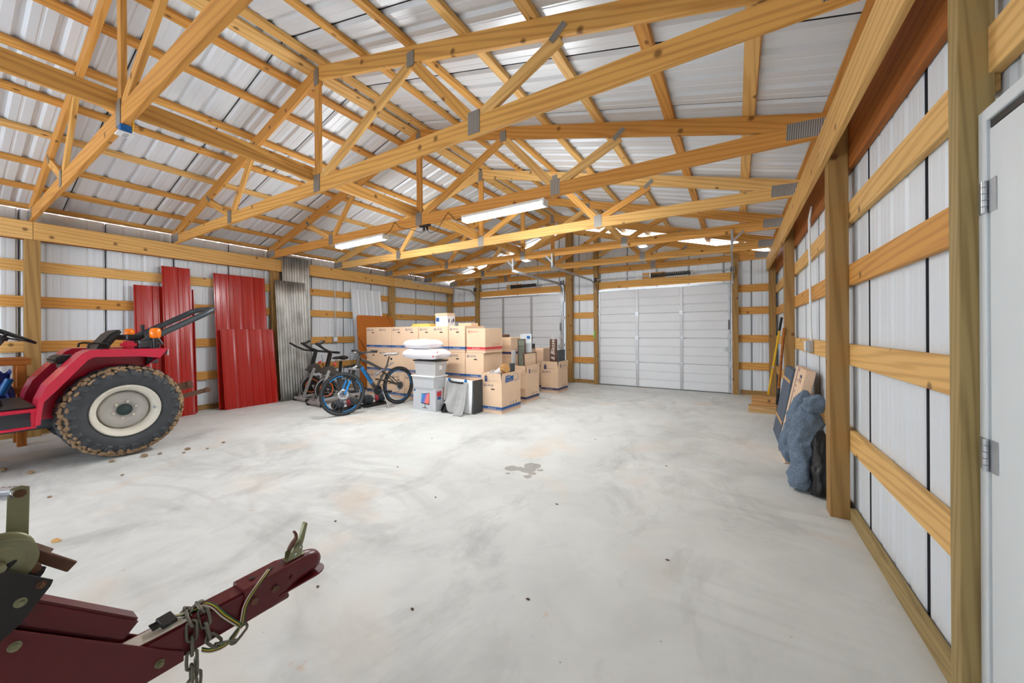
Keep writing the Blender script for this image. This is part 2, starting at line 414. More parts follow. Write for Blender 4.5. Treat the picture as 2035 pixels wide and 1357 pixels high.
ceiling = thing('ceiling', (AX, 2.5, RZ), kind='structure')
for side, xe in ((1, .83), (-1, -8.17)):
    k = 0; y = 9.24 - PW
    run = abs(xe-AX); first = None
    while y > YF-.5:
        if first is None:
            pr = roof_profile(PW); n = len(pr); vs = []
            for t in (0, 1):
                for s, d in pr:
                    x = AX + side*run*t; vs.append((x, s, roofz(x)+.041+d))
            first = MB().add(vs, [((i, n+i, n+i+1, i+1) if side > 0 else (i, i+1, n+i+1, n+i)) for i in range(n-1)]).mesh('roof_sheet')
            first.materials.append(M['roof_sheet'])
        o = link(bpy.data.objects.new('roof_sheet', first), ceiling, Matrix.Translation((0, y, 0)))
        if not k:
            x1 = xe; seam = MB().hexa([(AX, 0, roofz(AX)+.060), (x1, 0, roofz(x1)+.060), (x1, .006, roofz(x1)+.060), (AX, .006, roofz(AX)+.060), (AX, 0, roofz(AX)+.066), (x1, 0, roofz(x1)+.066), (x1, .006, roofz(x1)+.066), (AX, .006, roofz(AX)+.066)]).mesh('lap_seam'); seam.materials.append(M['lap_shade'])
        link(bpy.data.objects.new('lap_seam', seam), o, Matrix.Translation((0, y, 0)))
        y -= PW; k += 1
# purlins lying flat on the top chords
for x in (.10, -.51, -1.17, -1.77, -2.36, -2.97, -4.57, -5.15, -5.72, -6.30, -6.91, -7.48, -8.00, .62):
    z = roofz(x)+.019; sg = 1 if x > AX else -1
    lumber('purlin', (x, -2.0, z), (x, 9.16, z), .089, .037, random.choice(['pine', 'pine_pale', 'pine']), ceiling, up=(SL*sg, 0, 1))
    lumber('purlin', (x, -4.05, z), (x, -2.0, z), .089, .037, 'pine', ceiling, up=(SL*sg, 0, 1))
for x, w in ((AX-.10, .14), (AX+.12, .14), (AX-.36, .089)):
    lumber('ridge_purlin', (x, -4.05, roofz(x)+.019), (x, 9.16, roofz(x)+.019), w, .037, 'pine_pale' if w > .1 else 'pine', ceiling, up=(SL*(1 if x > AX else -1), 0, 1))

# ---- walls
POST_L = [(-2.2), .77, 3.75, 6.70]
wall_left = thing('wall_left', (XLM, 2.5, 0), kind='structure')
sheet_run(YF, YBM+.06, lambda a, w: sheet_obj('wall_sheet', w, 0.0, 3.018, lambda s, d, z: (XLM-d, a+s, z), 'wall_sheet', wall_left))
cuts = [YF, -2.2, .77, 3.75, 6.70, YBG]
for z in (.605, 1.19, 1.79, 2.265):
    for a, b in zip(cuts, cuts[1:]): lumber('girt', (XLG-.019, a+.002, z), (XLG-.019, b-.002, z), .037, .148, random.choice(['pine', 'pine_pale']), wall_left)
for y in POST_L: lumber('post', (XLG+.065, y, 0), (XLG+.065, y, 2.60), .13, .13, 'treated', wall_left, up=(0, 1, 0))
for y in POST_L: lumber('post_block', (XLG+.065, y+.0, 2.602), (XLG+.065, y, 2.83), .12, .11, 'stud_brown', wall_left, up=(0, 1, 0))
lumber('post', (XLG+.065, 9.065, 0), (XLG+.065, 9.065, 2.83), .13, .13, 'treated', wall_left, up=(0, 1, 0))
for a, b in ((YF, .77), (.77, 3.75), (3.75, 6.70), (6.70, 9.12)):
    lumber('header_beam', (-7.881, a+.002, 2.717), (-7.881, b-.002, 2.717), .037, .236, 'pine_pale', wall_left)
    lumber('outer_header_beam', (XLG-.019, a+.002, 2.74), (XLG-.019, b-.002, 2.74), .036, .26, 'stud_brown', wall_left)
    lumber('bottom_plate', (XLG-.018, a+.002, .045), (XLG-.018, b-.002, .045), .036, .09, 'treated', wall_left)

wall_right = thing('wall_right', (XRM, 2.5, 0), kind='structure')
def right_sheet(a, w, z0=0.0):
    sheet_obj('wall_sheet', w, z0, 2.90, lambda s, d, z: (XRM+d, a+s, z), 'wall_sheet', wall_right)
jy = [3.176+.82*k for k in range(-2, 8)]
for y0 in jy:
    right_sheet(y0, min(.82, YBM+.06-y0))
right_sheet(.78, .756, 2.05); right_sheet(-.04, .82); right_sheet(-.86, .82); right_sheet(-1.68, .82); right_sheet(-2.5, .82); right_sheet(-3.32, .82)
for z in (.565, 1.175, 1.74, 2.185):
    for a, b in ((YF, .76), (1.80, 3.50), (3.50, 6.30), (6.30, YBG)):
        if z > 2.1 and a == YF: lumber('girt', (XRG+.019, -1.2, z+.05), (XRG+.019, 1.80, z+.05), .037, .148, 'pine_pale', wall_right)
        else: lumber('girt', (XRG+.019, a+.002, z), (XRG+.019, b-.002, z), .037, .148, 'pine_pale' if z != 1.74 else 'pine', wall_right)
lumber('girt', (XRG+.019, -1.2, 2.50), (XRG+.019, 1.80, 2.50), .037, .148, 'pine_pale', wall_right)
for y in (-2.2, 3.515, 6.315, 9.065): lumber('post', (XRG-.055, y, 0), (XRG-.055, y, 2.83), .13, .11, 'treated', wall_right, up=(1, 0, 0))
lumber('door_post', (.660, 1.8085, 0), (.660, 1.8085, 2.93), .08, .065, 'treated_green', wall_right, up=(0, 1, 0))
lumber('door_post', (.660, .78, 0), (.660, .78, 2.93), .08, .065, 'treated_green', wall_right, up=(0, 1, 0))
for a, b in ((YF, .60), (.60, 3.55), (3.55, 6.315), (6.315, 9.12)):
    lumber('header_beam', (.556, a+.002, 2.70), (.556, b-.002, 2.70), .037, .25, 'pine_pale', wall_right)
for a, b in ((YF, 1.2), (1.2, 3.45), (3.45, 6.25), (6.25, 9.12)):
    lumber('outer_header_beam', (XRG+.019, a+.002, 2.665), (XRG+.019, b-.002, 2.665), .036, .33, 'stud_brown', wall_right)
for a, b in ((YF, .74), (1.845, 3.45), (3.585, 6.25), (6.385, 9.0)):
    lumber('bottom_plate', (XRG+.016, a, .045), (XRG+.016, b, .045), .036, .09, 'treated_green' if a == 1.845 else 'treated', wall_right)

D1, D2 = (-6.85, -3.99), (-3.02, -.08)
wall_back = thing('wall_back', (AX, YBM, 0), kind='structure')
def back_sheet(z0):
    def fn(a, w):
        if a < AX < a+w:
            sheet_run(a, AX, fn, 9); sheet_run(AX, a+w, fn, 9); return
        sheet_obj('wall_sheet', w, z0, lambda s: roofz(a+s)-.055, lambda s, d, z: (a+s, YBM+d, z), 'wall_sheet', wall_back)
    return fn
sheet_run(XLM-.06, -6.80, back_sheet(0)); sheet_run(-6.80, -4.12, back_sheet(2.30)); sheet_run(-4.12, -2.98, back_sheet(0))
sheet_run(-2.98, -.22, back_sheet(2.30)); sheet_run(-.22, XRM+.06, back_sheet(0))
for z in (.60, 1.18, 1.775, 2.245):
    for a, b in ((XLG, -6.84), (-3.86, -3.03), (-.05, XRG)): lumber('girt', (a+.002, YBG+.019, z), (b-.002, YBG+.019, z), .037, .155, 'pine', wall_back)
for a, b in ((XLG, -6.84), (-3.86, -3.03), (-.05, XRG)): lumber('bottom_plate', (a+.13, YBG+.018, .045), (b-.002, YBG+.018, .045), .036, .09, 'treated', wall_back)
for x0, x1, zt in ((-6.90, -6.76, 3.05), (-3.865, -3.69, 3.98), (-3.10, -2.99, 3.82), (-.07, .045, 2.97)):
    lumber('post', ((x0+x1)/2, 9.075, 0), ((x0+x1)/2, 9.075, zt), .13, x1-x0, 'treated', wall_back, up=(1, 0, 0))
for a, b in ((-6.755, -3.87), (-2.985, -.075)):
    lumber('door_header', (a, 9.115, 2.515), (b, 9.115, 2.515), .05, .17, 'pine', wall_back)

wall_front = thing('wall_front', (AX, YF, 0), kind='structure')
def front_sheet(z0):
    def fn(a, w):
        if a < AX < a+w:
            sheet_run(a, AX, fn, 9); sheet_run(AX, a+w, fn, 9); return
        sheet_obj('wall_sheet', w, z0, lambda s: roofz(a+s)-.02, lambda s, d, z: (a+s, YF-d, z), 'wall_sheet', wall_front)
    return fn
sheet_run(XLM, -6.85, front_sheet(0)); sheet_run(-6.85, -3.9, front_sheet(2.4)); sheet_run(-3.9, -3.0, front_sheet(0)); sheet_run(-3.0, XRM, front_sheet(0))  # open doorway on the left is added out of view to let daylight in

# red eave trim outside the wall tops
for n_, x in (('trim_1', .84), ('trim_2', -8.185)):
    t = MB().box(x-.008, x+.008, -4.1, 9.3, roofz(x)-.14, roofz(x)+.03).obj(n_, 'red_sheet'); tag(t, kind='structure')

# ---- trusses
def plate(p, w, h, y, par, rot=0.0):
    for yy in (y-.0025, y+.0405):
        m4 = Matrix.Translation((p[0], yy, p[1])) @ Matrix.Rotation(rot, 4, 'Y')
        key = ('pl', w, h)
        if key not in LUM:
            me = MB().box(-w/2, w/2, -.0018, .0018, -h/2, h/2).mesh('nail_plate'); me.materials.append(M['plate']); LUM[key] = me
        link(bpy.data.objects.new('nail_plate', LUM[key]), par, m4)
def truss(y, label, drop=0.0, mat='pine'):
    t = thing('roof_truss', (AX, y, 2.83), label, 'truss', 'roof trusses spanning the barn')
    yc = y+.019; L1 = -7.99; R1 = .66
    lumber('bottom_chord', (L1, yc, 2.90), (R1, yc, 2.90), .038, .14, mat, t)
    c = .0725
    for sg, xe in ((1, R1-.02), (-1, L1+.02)):
        lumber('top_chord', (AX+sg*.0, yc, roofz(AX)-c-drop), (xe, yc, roofz(xe)-c-drop), .036, .14, mat, t)
    top = lambda dx: (AX+dx, yc, roofz(AX+dx)-.15-drop)
    bot = lambda dx: (AX+dx, yc, 2.955)
    lumber('web', bot(0), (AX, yc, RZ-.10-drop), .033, .089, 'pine', t, up=(1, 0, 0))
    for sg in (1, -1):
        for a, b in ((bot(sg*.05), top(sg*1.38)), (top(sg*1.42), bot(sg*2.04)), (bot(sg*2.10), top(sg*2.77))):
            lumber('web', a, b, .033, .089, random.choice(['pine', 'pine_pale', 'pine']), t, up=(0, 1, 0) if False else (0, 0, 1))
        plate((AX+sg*1.40, roofz(AX+sg*1.4)-.115-drop), .085, .125, y, t)
        plate((AX+sg*2.76, roofz(AX+sg*2.76)-.125-drop), .05, .13, y, t, sg*.9)
        plate((AX+sg*2.07, 2.925), .11, .17, y, t)
        plate((.50 if sg > 0 else -7.83, 2.915), .30, .13, y, t, sg*.06)
    plate((AX, 2.925), .115, .18, y, t); plate((AX, RZ-.115-drop), .085, .17, y, t)
    return t
TL = ['roof truss nearest the camera, crossing the upper left corner', 'roof truss whose bottom chord sweeps across the whole ceiling, second from the camera',
      'roof truss that carries the two lit shop lights', 'pale wooden roof truss just beyond the lit shop lights',
      'roof truss from which the garage door tracks hang', 'roof truss just in front of the gable wall truss']
for i, y in enumerate(TY): truss(y, TL[i], 0, 'pine_pale' if i == 3 else 'pine')
truss(9.095, 'gable truss standing against the back wall above the garage doors', .055)
br = lumber('lateral_brace', (-3.832, -1.5, 3.041), (-3.832, 6.62, 3.041), .038, .138, 'pine')
tag(br, 'long wooden brace running over the bottom chords along the middle of the barn', 'brace')

# ---- overhead garage doors
def garage_door(name, x0, x1):
    d = thing(name, ((x0+x1)/2, 9.11, 0), kind='structure')
    H = .586; Y0 = 9.085
    xs = [x0+.03, x0+(x1-x0)/3, x0+2*(x1-x0)/3, x1-.03]
    for k in range(4):
        z0 = .012+k*H; z1 = z0+H
        prof = [(Y0+.035, z0), (Y0+.028, z0), (Y0+.028, z0+.010), (Y0, z0+.012)]
        for j in (1, 2):
            zc = z0+(z1-z0)*j/3; prof += [(Y0, zc-.020), (Y0+.016, zc-.012), (Y0+.016, zc+.004), (Y0, zc+.010)]
        prof += [(Y0, z1-.004), (Y0+.006, z1), (Y0+.035, z1)]
        s = MB().prism(prof, 'x', x0, x1).obj('door_section', 'door_white', d, fixn=True)
        for i, x in enumerate(xs):
            w = .030 if i in (1, 2) else .034
            MB().box(x-w, x+w, Y0-.018, Y0-.0005, z0+.008, z1-.006).obj('stile', 'steel' if i in (0, 3) else 'silver', s)
        if k:
            for x in xs: MB().box(x-.045, x+.045, Y0-.026, Y0-.0185, z0-.035, z0+.035).cyl((x-.05, Y0-.022, z0-.003), (x+.05, Y0-.022, z0-.003), .008, n=8).obj('hinge', 'steel', d)
            for x in (x0+.03, x1-.03):
                MB().prism([(x-.03, z0), (x+.03, z0), (x+.02, z0+.10), (x-.02, z0+.10)], 'y', Y0-.034, Y0-.0265).obj('roller_hinge', 'steel', d, fixn=True)
    MB().box(x0, x1, Y0+.002, Y0+.03, 0.0, .0115).obj('bottom_seal', 'black', d)
    MB().box(x0, x1, Y0-.02, Y0+.03, 2.356, 2.40).obj('top_strut', 'steel', d)
    for sx, x in ((-1, x0-.035), (1, x1+.035)):
        pts = [(x, 9.045, .02), (x, 9.045, 2.28)]
        for a in range(1, 10):
            t = a/9*PI/2; pts.append((x, 9.045-.34*(1-math.cos(t)), 2.28+.34*math.sin(t)))
        pts.append((x, 6.44, 2.625))
        b = MB()
        for p, q in zip(pts, pts[1:]):
            b.beam(p, q, .006, .055, up=(0, -1, 0) if abs(q[2]-p[2]) > abs(q[1]-p[1]) else (0, 0, 1))
            off = Vector((.022*-sx, 0, 0)); n = Vector((0, q[2]-p[2], -(q[1]-p[1]))).normalized()*.026
            b.beam(Vector(p)+off/2-n, Vector(q)+off/2-n, .024, .004, up=n)
        b.obj('track', 'steel', d)
        # hanger angle and its brace below the truss chord
        hb = MB().beam((x, 6.46, 2.60), (x, 6.46, 2.88), .032, .004, up=(0, 1, 0)).beam((x-.015, 6.475, 2.60), (x-.015, 6.475, 2.88), .004, .03, up=(0, 1, 0))
        hb.beam((x, 6.462, 2.70), (x+(.15 if sx > 0 and x > -1 else -.14), 6.47, 2.85), .03, .004, up=(0, 1, 0)).obj('track_hanger', 'steel', d)
        MB().box(x-.03, x+.035, 9.02, 9.075, 2.15, 2.62).obj('flag_bracket', 'steel', d)
        MB().cyl((x-.045*sx, 9.0, 2.66), (x+.02*sx, 9.0, 2.66), .055, .05, 16).obj('cable_drum', 'dkgrey', d)
        MB().box(x+.02*sx-.004, x+.02*sx+.004, 8.95, 9.06, 2.58, 2.73).obj('bearing_plate', 'steel', d)
        MB().tube([(x-.05*sx, 9.0, 2.62), (x-.06*sx, 9.06, 1.4), (x-.055*sx, 9.065, .1)], .003, 5).obj('lift_cable', 'dkgrey', d)
        for zz in (.35, 1.0, 1.72): MB().box(x+.028*sx-.02, x+.028*sx+.02, 9.012, 9.06, zz-.035, zz+.035).obj('track_clip', 'steel', d)
    MB().cyl((x0-.06, 9.0, 2.66), (x1+.06, 9.0, 2.66), .013, n=10).obj('torsion_shaft', 'steel', d)
    xm = (x0+x1)/2
    lumber('spring_pad', (xm-.36, 9.10, 2.675), (xm+.14, 9.10, 2.675), .035, .13, 'pine', d)
    sp = []
    for i in range(260):
        t = i/259; a = t*2*PI*22; sp.append((xm-.15+t*.85, 9.0+.036*math.cos(a), 2.66+.036*math.sin(a)))
    MB().tube(sp, .0125, 5).obj('torsion_spring', 'black', d)
    MB().cyl((xm-.17, 9.0, 2.66), (xm-.145, 9.0, 2.66), .042, n=14).box(xm-.165, xm-.15, 8.95, 9.08, 2.60, 2.72).obj('spring_anchor', 'steel', d)
    MB().cyl((xm+.70, 9.0, 2.66), (xm+.74, 9.0, 2.66), .046, n=14).obj('winding_cone', 'silver', d)
    MB().tube([(x1-.05, 9.06, 1.58), (x1-.05, 9.03, 1.56), (x1-.05, 9.03, 1.40), (x1-.05, 9.06, 1.38)], .009, 6).obj('door_handle', 'dkgrey', d)
    MB().box(x1-.11, x1+.02, 9.045, 9.07, .90, .99).cyl((x1-.15, 9.05, .945), (x1+.07, 9.05, .945), .007, n=8).obj('slide_lock', 'steel', d)
    return d
garage_door('door_1', *D1); g2 = garage_door('door_2', *D2)
MB().box(D2[0]-.075, D2[0]-.045, 9.0, 9.03, 1.19, 1.36).obj('reflector_tag', 'green', g2)

# ---- walk-in door in the right wall (hinge side is what the photograph shows)
w = thing('door_3', (.69, 1.3, 0), kind='structure')
XD = .668
fr = MB().box(XD-.006, .73, 1.735, 1.774, 0, 2.035).box(XD-.006, .73, .815, .854, 0, 2.035).box(XD-.006, .73, .8545, 1.7345, 1.995, 2.035)
fr.obj('door_frame', 'walk_door', w, .003)
MB().box(XD+.004, XD+.012, .857, 1.732, 1.972, 1.994).obj('top_gap_shade', 'black', w)  # black strip painted in as the dark gap between slab and frame
MB().box(XD, XD+.044, .858, 1.728, .012, 1.968).obj('door_slab', 'walk_door', w, .003)
for z in (.17, .96, 1.76):
    h = MB().box(XD-.0085, XD-.0062, 1.736, 1.768, z-.05, z+.05).box(XD-.003, XD-.0005, 1.69, 1.727, z-.05, z+.05)
    for j in range(5): h.cyl((XD-.0095, 1.732, z-.05+j*.0201), (XD-.0095, 1.732, z-.05+j*.0201+.0185), .0072, n=10)
    h.obj('hinge', 'steel', w)
# ================================================================ LIGHTS AND WIRING
def shop_light(x0, x1, label):
    y = TY[2]+.019
    t = thing('shop_light', ((x0+x1)/2, y, 2.80), label, 'shop light', 'lit shop lights under the truss')
    MB().prism([(y-.055, 2.79), (y+.055, 2.79), (y+.04, 2.829), (y-.04, 2.829)], 'x', x0, x1).obj('housing', 'white_pl', t, fixn=True)
    for s in (-1, 1): MB().cyl((x0+.02, y+s*.033, 2.766), (x1-.02, y+s*.033, 2.766), .019, n=12).obj('led_tube', 'tube', t)
    for x in (x0, x1): MB().box(x-.012, x+.012, y-.058, y+.058, 2.745, 2.826).obj('end_cap', 'white_pl', t, .004)
    return t
shop_light(-5.62, -4.46, 'lit shop light on the left, over the exercise bikes')
shop_light(-2.94, -1.80, 'lit shop light on the right, beside the ridge end of the chord')
yb = TY[2]+.019
ps = thing('power_strip', (-3.64, yb, 2.81), 'small black power strip under the chord between the lit shop lights', 'power strip')
MB().box(-3.73, -3.55, yb-.025, yb+.025, 2.805, 2.828).obj('strip_body', 'black', ps, .003)
for x in (-3.66, -3.60): MB().box(x-.012, x+.012, yb-.012, yb+.012, 2.755, 2.8045).obj('plug', 'black', ps, .003)
for nm, pts, lb in (('light_cord', [(-4.44, yb-.02, 2.80), (-4.30, yb-.026, 2.86), (-4.22, yb-.026, 2.96), (-4.12, yb-.026, 2.86), (-3.95, yb-.026, 2.82), (-3.72, yb, 2.74), (-3.66, yb, 2.752)], 'thin black cord draped from the left shop light to the power strip'),
                    ('light_cord', [(-2.96, yb-.02, 2.79), (-3.08, yb-.026, 2.80), (-3.20, yb-.026, 2.92), (-3.28, yb-.026, 2.84), (-3.42, yb, 2.72), (-3.54, yb, 2.70), (-3.60, yb, 2.752)], 'thin black cord hanging from the right shop light to the power strip')):
    tag(MB().tube(pts, .004, 5).obj(nm, 'black'), lb, 'cord')
for xc, lb in ((-5.08, 'small lit white fixture under the door track truss, farthest left'), (-3.66, 'small lit white fixture at the middle joint of the door track truss'), (-1.36, 'small lit white fixture under the door track truss, nearest the right garage door')):
    y = TY[4]+.019; t = thing('ceiling_fixture', (xc, y, 2.81), lb, 'light fixture', 'small lit fixtures under the far truss')
    MB().box(xc-.075, xc+.075, y-.075, y+.075, 2.808, 2.829).obj('base', 'white_pl', t, .003); MB().lathe([(.055, .0), (.05, -.005), (.03, -.008), (.001, -.009)], (xc, y, 2.8075), 'z', 20).obj('diffuser', 'puck', t)
t = thing('outlet_box', (-3.69, .76, 2.75), 'blue electrical box with white cover plate under the nearest truss', 'outlet box')
MB().box(-3.715, -3.655, .73, .79, 2.770, 2.8285).obj('box', 'blue_pl', t, .004)
MB().box(-3.735, -3.635, .715, .805, 2.762, 2.7695).obj('cover_plate', 'white_pl', t, .003)
for x in (-3.705, -3.665): MB().box(x-.012, x+.012, .747, .773, 2.758, 2.7615).obj('socket', 'grey_bin', t)
MB().tube([(-3.70, .80, 2.81), (-3.70, .805, 2.9), (-3.72, .80, 3.0), (-3.75, .79, 3.12)], .006, 6).obj('cable', 'yellow', t)
t = thing('conduit_outlet', (.66, 4.87, 1.17), 'white conduit and outlet box on the right wall girt', 'outlet')
MB().tube([(.672, 4.83, 2.63), (.655, 4.85, 2.5), (.66, 4.85, 1.7), (.664, 4.87, 1.4), (.670, 4.87, 1.24)], .011, 8).obj('conduit', 'white_pl', t)
MB().box(.645, .684, 4.83, 4.93, 1.12, 1.24).obj('box', 'silver', t, .004); MB().box(.632, .6445, 4.99, 5.06, 1.13, 1.23).obj('receptacle', 'white_pl', t, .003); MB().box(.6455, .684, 4.9305, 5.06, 1.12, 1.24).obj('side_box', 'silver', t, .004)
t = thing('conduit_outlet', (-7.99, 5.1, 1.2), 'thin grey conduit and outlet box on the left wall beside the corrugated sheets', 'outlet')
MB().tube([(-7.985, 5.07, 2.59), (-7.985, 5.07, 1.27)], .010, 8).obj('conduit', 'steel', t); MB().box(-8.028, -7.975, 5.02, 5.13, 1.13, 1.265).obj('box', 'silver', t, .005); MB().box(-7.9745, -7.965, 5.03, 5.12, 1.15, 1.25).obj('receptacle', 'white_pl', t, .003)

# ================================================================ SHEETS AND BOARDS LEANING ON THE LEFT WALL
def lean_sheet(name, y0, y1, zt, xb, xt, mat, label, cat, group=None, corr=0.0, z0=0.0, sk=0.0, bow=0.0):
    """thin ribbed sheet from the floor line x=xb up to x=xt; ribs face the room"""
    w = y1-y0; vs = []; pr = []
    if corr:
        n = int(w/corr*6); pr = [(w*i/n, .009*math.sin(2*PI*i/6)) for i in range(n+1)]
    else:
        k = max(2, round(w/.21)); p = w/k; pr = [(0, .012), (.012, .012)]
        for i in range(k):
            c = i*p
            pr += [(c+.030, 0), (c+p*.5-.016, 0), (c+p*.5-.006, .004), (c+p*.5+.006, .004), (c+p*.5+.016, 0), (c+p-.030, 0), (c+p-.012, .018), (min(w, c+p+.012), .018)]
    nz = 10
    for layer in (0, -.0015):
        for j in range(nz+1):
            t = j/nz; x = xb+(xt-xb)*t+bow*math.sin(PI*t)
            for s, d in pr: vs.append((x+d+layer, y0+s+sk*t, z0+zt*t))
    n = len(pr); m = n*(nz+1); fs = []
    for j in range(nz):
        for i in range(n-1):
            a = j*n+i; fs.append((a, a+1, a+n+1, a+n)); fs.append((m+a, m+a+n, m+a+n+1, m+a+1))
    for i in range(n-1): fs.append((i, m+i, m+i+1, i+1)); a = nz*n+i; fs.append((a, a+1, m+a+1, m+a))
    for j in range(nz): a = j*n; fs.append((a, a+n, m+a+n, m+a)); a += n-1; fs.append((a, m+a, m+a+n, a+n))
    o = MB().add(vs, fs, bool(corr)).obj(name, mat); return tag(o, label, cat, group)
rg = 'red roofing sheets leaning on the left wall'
lean_sheet('red_sheet', 1.72, 2.30, 2.12, -7.80, -7.97, 'red_sheet', 'shorter red metal sheet at the left of the red sheets, behind the tractor wheel', 'metal sheet', rg)
lean_sheet('red_sheet', 2.32, 2.47, 2.11, -7.86, -7.99, 'red_sheet', 'narrow red metal sheet just showing on the right of the tallest one', 'metal sheet', rg)
lean_sheet('red_sheet', 2.04, 2.40, 2.46, -7.71, -7.95, 'red_sheet', 'tallest narrow red metal sheet leaning behind the tractor', 'metal sheet', rg)
lean_sheet('red_sheet', 2.74, 3.57, 2.44, -7.76, -7.985, 'red_sheet', 'wide tall red metal sheet with scuffed top edge next to the corner post', 'metal sheet', rg)
lean_sheet('red_sheet', 2.79, 3.66, 1.43, -7.66, -7.84, 'red_sheet', 'short wide red metal sheet in front of the wide tall one', 'metal sheet', rg)
gg = 'galvanized corrugated sheets'
lean_sheet('corrugated_sheet', 3.84, 4.40, 2.93, -7.74, -7.848, 'galv', 'tall corrugated galvanized sheet reaching up over the left header beam', 'metal sheet', gg, .052)
lean_sheet('corrugated_sheet', 3.70, 4.30, 2.41, -7.62, -7.80, 'galv', 'shorter corrugated galvanized sheet standing in front of the taller one', 'metal sheet', gg, .052, sk=-.02)
lean_sheet('ribbed_sheet', 5.47, 6.33, 2.43, -7.68, -7.99, 'wall_sheet', 'white ribbed metal sheet leaning behind the brown board', 'metal sheet')
b = MB(); nn = 6; arc = [(5.36, 0), (6.44, 0), (6.44, 1.72)] + [(6.38+.06*math.cos(a*PI/10), 1.71+.06*math.sin(a*PI/10)) for a in range(0, 6)] + [(5.44+.06*math.cos(PI/2+a*PI/10), 1.71+.06*math.sin(PI/2+a*PI/10)) for a in range(0, 6)]
vs = [(-7.42-.18*z/1.77, y, z) for y, z in arc] + [(-7.45-.18*z/1.77, y, z) for y, z in arc]; n = len(arc)
b.add(vs, [tuple(range(n)), tuple(range(n, 2*n))[::-1]] + [(i, n+i, n+(i+1) % n, (i+1) % n) for i in range(n)])
o = b.obj('wood_panel', 'ply', None, fixn=True); tag(o, 'orange brown wooden board with rounded corners leaning behind the moving boxes', 'board')

# ================================================================ WOODEN STAND BEHIND THE TRACTOR
t = thing('wooden_stand', (-7.5, .4, 0), 'orange brown wooden stand by the left wall, behind the steering wheel', 'stand')
for y in (.63, -.35):
    for x in (-7.72, -7.38): lumber('leg', (x, y, 0), (x, y, .98), .07, .07, 'stud_brown', t, up=(0, 1, 0))
for x in (-7.72, -7.38): lumber('top_rail', (x, -.42, 1.025), (x, .70, 1.025), .07, .085, 'stud_brown', t)
for z in (.30, .68): lumber('side_rail', (-7.33, -.42, z), (-7.33, .72, z), .03, .085, 'stud_brown', t)
for y in (-.3, .05, .4): lumber('slat', (-7.72, y, .36), (-7.36, y, .36), .12, .022, 'stud_brown', t)
o = MB().grid(lambda u, v: (-7.27+.03*math.sin(9*u+4*v), .40+.16*u+.02*math.sin(6*v), .55+.40*v-.05*abs(math.sin(7*u))), 10, 10).obj('blue_bag', 'blue_pl'); tag(o, 'crumpled dark blue bag hanging on the wooden stand', 'bag')
o.data.materials[0] = plain('navy_bag', srgb(24, 44, 128), .5)
MB().cyl((-7.17, .47, .66), (-7.15, .53, .84), .035, .035, 12).obj('bottle', 'blue_pl'); bt = bpy.data.objects['bottle']; tag(bt, 'blue bottle lying against the dark blue bag', 'bottle')

